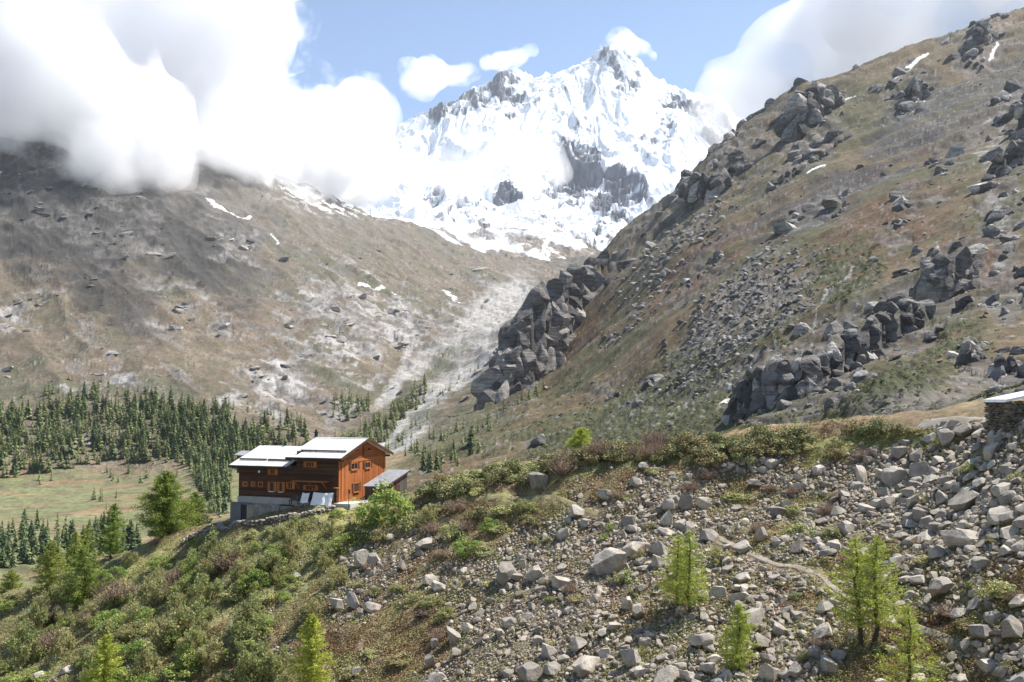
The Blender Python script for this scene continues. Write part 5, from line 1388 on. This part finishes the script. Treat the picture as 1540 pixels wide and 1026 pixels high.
    p = loc(*zz(322, 228), 1, yr); boxo('chimney_pipe', M_METAL, wr, ((p.x - .22, yr + .02, rw - .1), (p.x + .22, yr + .3, rw + .16)))
    bm = bmesh.new()
    for k in range(10):
        x = -15.1 + k * .93; prism_bm(bm, [(-.6, ew - .36), (.17, ew - .12), (.17, ew - .26), (-.6, ew - .22)], 'x', x, x + .13)
    done('rafter_ends', bm, M_BROWN, wr)
    # foundation and basement
    boxo('foundation', M_CONC, root, ((-14.5, y0 - .06, -.55), (-6.003, y0 + .25, .267)), ((-6.0, -.06, -.7), (-.3, .2, -.004)))
    bl = front_rect((140, 572, 200, 690), -.1)
    boxo('basement_wall', M_MORTAR, root, ((-14.4, y0 - .3, -3.3), (-8.2, y0 + .2, -.553)), ((-8.197, y0 - .2, -2.6), (-.3, y0 + .2, -.72)))
    boxo('basement_panel', M_GREYP, root, ((-15.3, y0 - .42, -3.4), (-13.75, y0 - .303, -.62)), ((-15.3, y0 - .42, -.617), (-12.4, y0 + .15, -.50)))
    d = boxo('door', M_METAL, root, ((-13.72, y0 - .345, -3.1), (-12.98, y0 - .303, -.75)))
    d['label'] = 'dark basement doorway'
    boxo('basement_panel', M_BEIGE, root, ((-12.9, y0 - .36, -2.7), (-11.85, y0 - .303, -.80)))
    boxo('basement_panel', M_CONC, root, ((-12.9, y0 - .5, -3.5), (-8.4, y0 - .303, -2.55)))
    # windows of the long wall
    for q in ((372, 362, 400, 402),):
        front_window(root, *front_rect(q, y0), y0, shutters=.40)
    for q in ((193, 447, 226, 477), (247, 447, 276, 477), (291, 447, 326, 481)):
        front_window(root, *front_rect(q, y0), y0, panes=2, ft=.16)
    for q in ((366, 448, 396, 508), (427, 450, 452, 512)):
        front_window(root, *front_rect(q, y0), y0, shutters=.30, sill=M_WHITEP, panes=1)
    front_window(root, *front_rect((485, 450, 516, 492), y0), y0, shutters=.26, panes=2)
    front_window(root, *front_rect((602, 318, 652, 354), .02), .02, shutters=.36, panes=3)
    front_window(root, *front_rect((600, 470, 662, 502), .02), .02, shutters=.36, panes=3)
    a = front_rect((525, 448, 740, 466), -.6)
    cn = boxo('canopy', M_TRIM, root, ((a[0], -1.35, a[3] - .05), (a[2], .0, a[3] + .05)), bevel=.012)
    bm = bmesh.new()
    for x in (a[0] + .3, a[2] - .5, (a[0] + a[2]) / 2): prism_bm(bm, [(-1.2, a[3] - .06), (-1.1, a[3] - .06), (.0, a[3] - .95), (.0, a[3] - 1.08)], 'x', x, x + .09)
    done('brace', bm, M_TRIM, cn)
    p = loc(*zz(300, 382), 1, y0 - .1)
    bm = bmesh.new(); bmesh.ops.create_uvsphere(bm, u_segments=12, v_segments=8, radius=.17)
    for v in bm.verts: v.co = Vector((v.co.x, v.co.y * .5 + y0 - .16, v.co.z)) + Vector((p.x, 0, p.z))
    done('wall_lamp', bm, M_WHITEP, root)
    # gable windows
    for q in ((888, 322, 930, 372), (978, 316, 1012, 362)):
        gable_window(root, *gable_rect(q, 0.), 0.)
    gl = gable_window(root, *gable_rect((903, 452, 940, 516), 0.), 0., sw=.3, panes=1); gl['label'] = 'lower gable window with closed dark shutter'
    boxo('shutter', M_BROWN, gl, ((.035, gable_rect((905, 452, 938, 516), 0.)[0], gable_rect((903, 458, 940, 512), 0.)[1] + .1), (.066, gable_rect((905, 452, 938, 516), 0.)[2], gable_rect((903, 458, 940, 512), 0.)[3] - .1)))
    for s in (0, 1):
        q = gable_rect(((905, 232, 930, 252), (1000, 226, 1026, 246))[s], .02)
        bm = bmesh.new(); prism_bm(bm, [(q[0], q[1]), (q[2], q[1]), (q[2] if s == 0 else q[0], q[3])], 'x', .0225, .04); w = done('attic_opening', bm, M_GLASS, root)
        bm = bmesh.new()
        for lo, hi in (((.0225, q[0] - .12, q[1] - .12), (.06, q[2] + .12, q[1] - .003)),): box_bm(bm, lo, hi)
        done('frame', bm, M_TRIM, w)
    boxo('attic_beam', M_BROWN, root, ((.0225, yr - .12, 5.3), (.09, yr + .12, 6.9)))
    boxo('attic_beam', M_BROWN, root, ((-.1, -.02, wall_top(0) - .45), (.7, .12, wall_top(0) - .2)), ((-.1, W - .12, wall_top(0) - .45), (.7, W + .02, wall_top(0) - .2)))
    return root
hut()

def local_thing(name, label, cat, o, group=None):
    w = HM @ Vector(o); e = empty(name, w, HUT_A); tag(e, label, cat, group); return e
def around_hut():
    # terrace
    bm = bmesh.new(); box_bm(bm, (-.2, -1.0, -1.6), (2.2, 5.0, -.03)); box_bm(bm, (.0, 1.0, -1.6), (2.6, 12, -.08))
    o = done('terrace', bm, M_TERR); o.matrix_world = HM; tag(o, 'pale concrete terrace in front of the orange gable', 'terrace', kind='structure')
    # lean-to shed
    e = local_thing('shed', 'grey lean-to shed with a sloping tin roof beside the hut', 'shed', (0, 0, 0))
    x0, x1, ya, yb, za, zb = 1.0, 4.15, 4.05, 10.7, 1.67, 3.25
    bm = bmesh.new(); s = (zb - za) / (yb - ya)
    prism_bm(bm, [(ya + .25, -1.6), (yb - .3, -1.6), (yb - .3, zb - .3 * s - .12), (ya + .25, za + .25 * s - .12)], 'x', x1 - .35, x1 - .25)
    prism_bm(bm, [(ya + .25, -1.6), (yb - .3, -1.6), (yb - .3, zb - .3 * s - .12), (ya + .25, za + .25 * s - .12)], 'x', x0 + .2, x0 + .3)
    box_bm(bm, (x0 + .302, ya + .25, -1.6), (x1 - .352, ya + .35, za - .06)); done('wall', bm, M_GREYW, e)
    bm = bmesh.new(); prism_bm(bm, [(ya, za - .09), (yb, zb - .09), (yb, zb), (ya, za)], 'x', x0, x1)
    for k in range(1, 9):
        x = x0 + (x1 - x0) * k / 9; prism_bm(bm, [(ya + .01, za + .003), (yb - .01, zb + .003), (yb - .01, zb + .035), (ya + .01, za + .035)], 'x', x - .02, x + .02)
    r = done('roof', bm, M_TIN, e)
    bm = bmesh.new(); prism_bm(bm, [(ya - .03, za - .2), (yb + .03, zb - .2), (yb + .03, zb + .01), (ya - .03, za + .01)], 'x', x1 + .003, x1 + .06); done('barge_board', bm, M_BROWN, r)
    boxo('door', M_BROWN, e, ((x1 - .247, 7.2, -.6), (x1 - .2, 8.3, 1.6)))
    # sheets hung over racks
    def sheet(name, label, q, lean, seed):
        x0, z0, x1, z1 = front_rect(q, -1.2); e = local_thing(name, label, 'tarpaulin', ((x0 + x1) / 2, -1.2, z0))
        n, m = 26, 16; u = np.linspace(-1, 1, n); v = np.linspace(0, 1, m); U, V_ = np.meshgrid(u, v); hw = (x1 - x0) / 2; H = z1 - z0
        sag = .10 * (1 - U ** 2) * V_ ** 2
        X = U * hw * (1 + .05 * (1 - V_)); Y_ = -lean * (1 - V_) + .09 * np.sin(U * 9 + seed) * (1 - V_ * .7) + .05 * perlin(U * 3, V_ * 3, seed); Z = V_ * H - sag + .12 * perlin(U * 2.3, V_ * 0, seed + 2) * (1 - V_)
        Vv = np.stack([X, Y_, Z], -1).reshape(-1, 3)
        back = Vv + np.array((0, .03, -.01)); F = grid_faces(m, n)
        me = mesh_np('sheet', np.concatenate([Vv, back]), np.concatenate([F, F[:, ::-1] + len(Vv)]), smooth=True)
        link('sheet', me, e, [M_TARP])
        boxo('rack', M_GREYW, e, ((-hw, .05, -.5), (-hw + .08, .13, H)), ((hw - .08, .05, -.5), (hw, .13, H)), ((-hw + .082, .05, H - .09), (hw - .082, .13, H - .02)))
    sheet('tarpaulin', 'narrow white tarpaulin sheet hung by the dark hut wall', (578, 518, 624, 580), .5, 1)
    sheet('tarpaulin', 'wide white tarpaulin sheet draped beside the hut corner post', (648, 518, 776, 594), .7, 4)
    # post at the corner, bench clutter, sign
    q = front_rect((782, 492, 804, 585), -.5)
    e = local_thing('gate_post', 'stout brown post with a pale cap at the hut corner', 'post', ((q[0] + q[2]) / 2, -.5, q[1]))
    boxo('post', M_BROWN, e, ((-.17, -.17, -.4), (.17, .17, q[3] - q[1]))); boxo('cap', M_TRIM, e, ((-.24, -.24, q[3] - q[1] + .003), (.24, .24, q[3] - q[1] + .1)), bevel=.02)
    p = loc(*zz(875, 600), 0, 2.2)
    e = local_thing('signpost', 'thin signpost with a small dark plate before the gable', 'signpost', p)
    boxo('pole', M_METAL, e, ((-.03, -.03, -.3), (.03, .03, 1.9))); boxo('plate', M_METAL, e, ((.034, -.22, 1.35), (.06, .22, 1.85)))
    q = front_rect((525, 540, 560, 590), -.9)
    e = local_thing('bench', 'weathered wooden bench against the hut by the tarpaulin', 'bench', (q[0], -.9, q[1]))
    boxo('seat', M_GREYW, e, ((-.7, -.25, .42), (.8, .25, .49))); boxo('backrest', M_GREYW, e, ((-.7, .252, .5), (.8, .3, 1.0)))
    for x in (-.6, .6):
        for y in (-.2, .2): boxo('leg', M_GREYW, e, ((x, y - .05, -.1), (x + .1, y + .05, .417)))
    # small building behind the wing
    p = at(373, 689, 140)
    e = empty('outbuilding', p, HUT_A); tag(e, 'small grey roofed outbuilding peeping out behind the left wing', 'outbuilding')
    bm = bmesh.new(); box_bm(bm, (-.9, -1.3, -2), (.9, 1.3, .4)); done('wall', bm, M_GREYW, e)
    bm = bmesh.new(); prism_bm(bm, [(-1.7, .35), (0, .85), (1.7, .35), (1.7, .5), (0, 1.02), (-1.7, .5)], 'x', -1.15, 1.15); done('roof', bm, M_TIN, e)
around_hut()

def dry_wall(label, pts, height, depth, size, seed, name='stone_wall', mat=M_STONE):
    """courses of rough stones along a line of places in the photo"""
    rng = np.random.default_rng(seed); P = [gp(*q) for q in pts]; Pi = Pile()
    for a, b in zip(P[:-1], P[1:]):
        L = (b - a).length; d = (b - a) / L; nrm = Vector((d.y, -d.x, 0)).normalized()
        z = 0
        while z < height:
            hh = size * rng.uniform(.5, .9); x = rng.uniform(-.3, 0) * size
            while x < L:
                w = size * rng.uniform(.7, 1.7); v, f = SMALL[rng.integers(24)]
                c = a + d * (x + w / 2); zg = float(gz(c.x, c.y))
                M = np.array((Matrix(((d.x, nrm.x, 0), (d.y, nrm.y, 0), (0, 0, 1)))))
                V = (v / np.abs(v).max(0) * np.array((w * .52, depth * rng.uniform(.4, .6), hh * .55))) @ M.T + np.array((c.x, c.y, zg + z + hh * .4)) + rng.normal(size=3) * .04
                Pi.add(V, f, np.array((1, .98, .95)) * rng.uniform(.6, 1.25)); x += w
            z += hh
    me = Pi.mesh(name, M_ROCK); return tag(link(name, me), label, 'stone wall')
dry_wall('rough dry stone retaining wall below the hut basement', [(270, 822), (300, 806), (330, 797), (360, 793), (400, 790), (440, 783), (475, 774), (500, 767)], .5, .8, .42, 5)
dry_wall('short tumbled stone wall below the ridge bush bank', [(1085, 712), (1115, 704), (1150, 699)], .7, .6, .55, 8)
def cabin():
    """stone cabin cut by the right edge"""
    p = gp(1516, 657); p = Vector((p.x, p.y, float(gz(p.x, p.y)))); Y = p.y
    e = empty('stone_cabin', p, R(-8)); tag(e, 'dry stone cabin with a white slab roof at the right picture edge', 'cabin')
    H = (657 - 607) / 1497.2 * Y; rng = np.random.default_rng(3); Pi = Pile()
    for face in (0, 1):
        L = 6.5 if face == 0 else 5.0; z = -.6
        while z < H:
            hh = rng.uniform(.12, .24); x = rng.uniform(-.3, 0)
            while x < L:
                w = rng.uniform(.3, .85); v, f = SMALL[rng.integers(24)]
                v = v / np.abs(v).max(0) * np.array((w * .53, .3, hh * .58))
                if face == 0: V = v + np.array((x + w / 2, .15, z + hh / 2))
                else: V = v[:, [1, 0, 2]] * np.array((1, -1, 1)) + np.array((.15, x + w / 2, z + hh / 2))
                Pi.add(V + rng.normal(size=3) * .025, f, np.array((.72, .68, .60)) * rng.uniform(.45, 1.05)); x += w
            z += hh
    link('wall', Pi.mesh('wall', M_ROCK), e)
    boxo('inner_wall', M_MORTAR, e, ((.25, .25, -.8), (6.5, 5, H - .05)))
    bm = bmesh.new(); prism_bm(bm, [(-.25, H + .02), (6.7, H + 1.6), (6.7, H + 1.78), (-.1, H + .26)], 'y', -.3, 5.2); r = done('roof', bm, M_WHITEP, e)
cabin()
# ------------------------------------------------------------------ clouds and air
def vol_mat(name, dens, aniso=.0):
    m = bpy.data.materials.new(name); m.use_nodes = True; nt = m.node_tree
    nt.nodes.remove(nt.nodes['Principled BSDF'])
    v = nt.nodes.new('ShaderNodeVolumePrincipled')
    v.inputs['Color'].default_value = (.995, .995, 1, 1); v.inputs['Density'].default_value = dens
    v.inputs['Anisotropy'].default_value = aniso
    nt.links.new(v.outputs[0], nt.nodes['Material Output'].inputs['Volume'])
    return m
def puffy_mat(name, dens, scale, lo, hi, step):
    """vapour that thins out in billows and wisps"""
    m = vol_mat(name, dens); nt = m.node_tree; v = nt.nodes['Principled Volume']
    g = nt.nodes.new('ShaderNodeNewGeometry')
    w = nt.nodes.new('ShaderNodeTexNoise'); w.inputs['Scale'].default_value = scale * .6; w.inputs['Detail'].default_value = 1
    nt.links.new(g.outputs['Position'], w.inputs['Vector'])
    n = nt.nodes.new('ShaderNodeTexNoise'); n.inputs['Scale'].default_value = scale; n.inputs['Detail'].default_value = 5; n.inputs['Roughness'].default_value = .58
    nt.links.new(g.outputs['Position'], n.inputs['Vector'])
    r = nt.nodes.new('ShaderNodeMapRange'); r.interpolation_type = 'SMOOTHSTEP'
    r.inputs['From Min'].default_value = lo; r.inputs['From Max'].default_value = hi; r.inputs['To Max'].default_value = dens
    nt.links.new(n.outputs['Fac'], r.inputs['Value']); nt.links.new(r.outputs[0], v.inputs['Density'])
    m.cycles.volume_step_rate = step
    return m
def cloud(name, label, puffs, voxel, dens, rough=.5, seed=0, mat=None, scale=.006, lo=.40, hi=.56, step=.25):
    """puffs: (px, py, Y, radius in photo pixels, squash)"""
    rng = np.random.default_rng(seed)
    VV, FF, n = [], [], 0
    bv, bf = ICO[3]
    for px, py, Y, rp, sq in puffs:
        c = at(px, py, Y); r = rp / 1497.2 * Y
        v = bv * np.array((r, r * 1.1, r * sq)) + np.array(c)
        VV.append(v); FF.append(bf + n); n += len(bv)
    def clean(me):
        """one closed skin without folds"""
        o = bpy.data.objects.new('tmp', me); COL.objects.link(o)
        md = o.modifiers.new('r', 'REMESH'); md.mode = 'VOXEL'; md.voxel_size = voxel
        m2 = bpy.data.meshes.new_from_object(o.evaluated_get(bpy.context.evaluated_depsgraph_get()))
        bpy.data.objects.remove(o); return m2
    me2 = clean(mesh_np('tmp', np.concatenate(VV), np.concatenate(FF)))
    co = np.empty(len(me2.vertices) * 3, np.float32); me2.vertices.foreach_get('co', co); co = co.reshape(-1, 3).astype(float)
    no = np.empty(len(me2.vertices) * 3, np.float32); me2.vertices.foreach_get('normal', no); no = no.reshape(-1, 3)
    L = voxel
    d = 0
    for k, (wl, am) in enumerate(((26, 5.5), (11, 3.2), (5, 1.5))):
        x, y, z = (co / (L * wl)).T
        # billows: rounded lobes with creases between
        b = 1 - np.abs(perlin(x + .37 * y, z - .29 * y, seed + k * 3)) * 1.8 - np.abs(perlin(y + .31 * x, z + .23 * x, seed + k * 3 + 1)) * 1.8
        d = d - am * b
    co = co + no * (d * L * rough)[:, None] * -1
    me2.vertices.foreach_set('co', co.astype(np.float32).ravel())
    me2.update(); me2 = clean(me2); me2.name = name
    # keep the largest skin only
    bm = bmesh.new(); bm.from_mesh(me2); bm.verts.ensure_lookup_table(); seen = set(); best = set()
    for v0 in bm.verts:
        if v0 in seen: continue
        st = [v0]; grp = {v0}
        while st:
            q = st.pop()
            for e in q.link_edges:
                w = e.other_vert(q)
                if w not in grp: grp.add(w); st.append(w)
        seen |= grp
        if len(grp) > len(best): best = grp
    bmesh.ops.delete(bm, geom=[v for v in bm.verts if v not in best], context='VERTS'); bmesh.ops.recalc_face_normals(bm, faces=bm.faces); bm.to_mesh(me2); bm.free()
    o = link(name, me2, mats=[mat or puffy_mat(name + '_vapour', dens, scale, lo, hi, step)])
    return tag(o, label, 'cloud')
def make_clouds():
    Yl = lambda x, y: np.interp(x, [-200, 100, 350, 550, 700], [2450, 2650, 3300, 4300, 5000])
    big = fill([(-260, -160), (330, -160), (350, 20), (400, 90), (440, 130), (500, 160), (560, 200), (540, 270), (300, 255), (120, 205), (-260, 160)], 110, Yl, 60, 100, 3)
    big += [(420, -230, 2350, 70, .8), (520, -290, 2350, 80, .8), (600, -330, 2400, 80, .8), (480, -360, 2300, 90, .8), (385, 20, 3400, 22, .9), (410, 75, 3500, 26, .9), (447, 118, 3700, 24, .9), (480, 135, 3900, 20, .9), (520, 140, 4200, 18, .8), (545, 165, 4300, 18, .8), (225, 240, 2600, 50, .9), (180, 225, 2550, 40, .9), (250, 265, 2750, 36, .9), (160, 255, 2550, 28, .9)]  # first few puffs lie out of view, added to shade the mountain's upper left
    sh = lambda L, k: [(a, b, c, r * k, q) for a, b, c, r, q in L]
    o = cloud('cloud', 'huge white cloud bank covering the top of the left mountain', sh(big, .85), 26, .005, .5, 4, vol_mat('dense_vapour', .005))
    v = cloud('veil', None, sh(big, 1.2), 30, .010, .6, 5, None, .0052, .47, .62, .16); v.parent = o; del v['category']
    Ym = lambda x, y: 4900
    mid = fill([(500, 215), (640, 208), (760, 208), (840, 225), (850, 255), (800, 280), (640, 285), (520, 300)], 80, Ym, 20, 36, 5, .6)
    cloud('cloud', 'bright white cloud band lying across the foot of the snow peak', mid, 34, .0042, .5, 6, None, .0035, .36, .62, .2)
    Yr = lambda x, y: np.interp(x, [1100, 1250, 1540], [2350, 2200, 2050])
    rt = fill([(1105, 165), (1140, 80), (1250, -20), (1300, -160), (1800, -160), (1700, 0), (1480, 10), (1390, 60), (1320, 100), (1220, 125), (1160, 175)], 120, Yr, 26, 50, 17)
    rt += [(x, y, 1640, r, .6) for x, y, r in ((1195, 100, 20), (1225, 104, 20), (1255, 98, 22), (1290, 92, 22), (1325, 84, 22), (1360, 66, 22), (1400, 42, 22), (1440, 22, 24), (1480, 8, 24), (1520, -4, 26), (1170, 120, 20))]
    cloud('cloud', 'white cloud spilling over the crest of the rocky right mountain', rt, 18, .007, .6, 19, vol_mat('crest_vapour', .007))
    cloud('cloud', 'small puffy cloud floating left of the snow peak', fill([(585, 115), (640, 95), (690, 88), (730, 105), (700, 130), (640, 135)], 30, lambda x, y: 7000, 6, 15, 9, .7), 30, .009, .8, 10, None, .004, .44, .68, .2)
    cloud('cloud', 'thin wisp of cloud above the pointed left summit', fill([(730, 95), (760, 82), (800, 74), (790, 84), (750, 97)], 26, lambda x, y: 7200, 9, 13, 11, .45), 14, .009, .7, 12, None, .006, .42, .68, .2)
    cloud('cloud', 'cap of cloud resting on the highest summit', fill([(890, 72), (930, 60), (985, 72), (985, 90), (955, 82), (900, 76)], 24, lambda x, y: 7450, 6, 12, 13, .6), 16, .009, .8, 14, None, .006, .42, .66, .2)
make_clouds()
def make_haze():
    bm = bmesh.new(); bmesh.ops.create_cube(bm, size=1)
    for v in bm.verts: v.co = Vector((v.co.x * 9000, 4400 + v.co.y * 9000, 1400 + v.co.z * 3400))
    me = bpy.data.meshes.new('haze'); bm.to_mesh(me); bm.free()
    m = vol_mat('haze_air', HAZE, .35); m.node_tree.nodes['Principled Volume'].inputs['Color'].default_value = (.82, .9, 1, 1)
    tag(link('haze', me, mats=[m]), kind='stuff')
HAZE = .00002
make_haze()
# ------------------------------------------------------------------ light
SUN_AZ, SUN_EL = 66, 58      # azimuth from the view direction, to the right
def make_light():
    w = bpy.data.worlds.new('World'); SC.world = w; w.use_nodes = True
    nt = w.node_tree; bg = nt.nodes['Background']
    sky = nt.nodes.new('ShaderNodeTexSky'); sky.sky_type = 'NISHITA'; sky.sun_disc = False
    sky.sun_elevation = R(SUN_EL); sky.sun_rotation = R(SUN_AZ)
    sky.altitude = 2000; sky.air_density = 1.0; sky.dust_density = 1.0; sky.ozone_density = 1.0
    nt.links.new(sky.outputs[0], bg.inputs[0]); bg.inputs[1].default_value = SKY
    l = bpy.data.lights.new('sun', 'SUN'); l.energy = SUN; l.angle = R(.53); l.color = (1, .955, .88)
    o = bpy.data.objects.new('sun', l); COL.objects.link(o)
    d = Vector((math.sin(R(SUN_AZ)) * math.cos(R(SUN_EL)), math.cos(R(SUN_AZ)) * math.cos(R(SUN_EL)), math.sin(R(SUN_EL))))
    o.rotation_euler = d.to_track_quat('Z', 'Y').to_euler(); o.location = d * 300
SUN, SKY = 4.8, .095
make_light()
SC.view_settings.view_transform = 'Standard'; SC.view_settings.look = 'None'
SC.view_settings.exposure = 1.0; SC.view_settings.gamma = 1
cy = SC.cycles
cy.use_denoising = True
try:
    cy.denoiser = 'OPENIMAGEDENOISE'
except Exception: pass
cy.max_bounces = 22; cy.diffuse_bounces = 3; cy.transmission_bounces = 3; cy.transparent_max_bounces = 64; cy.volume_bounces = 20
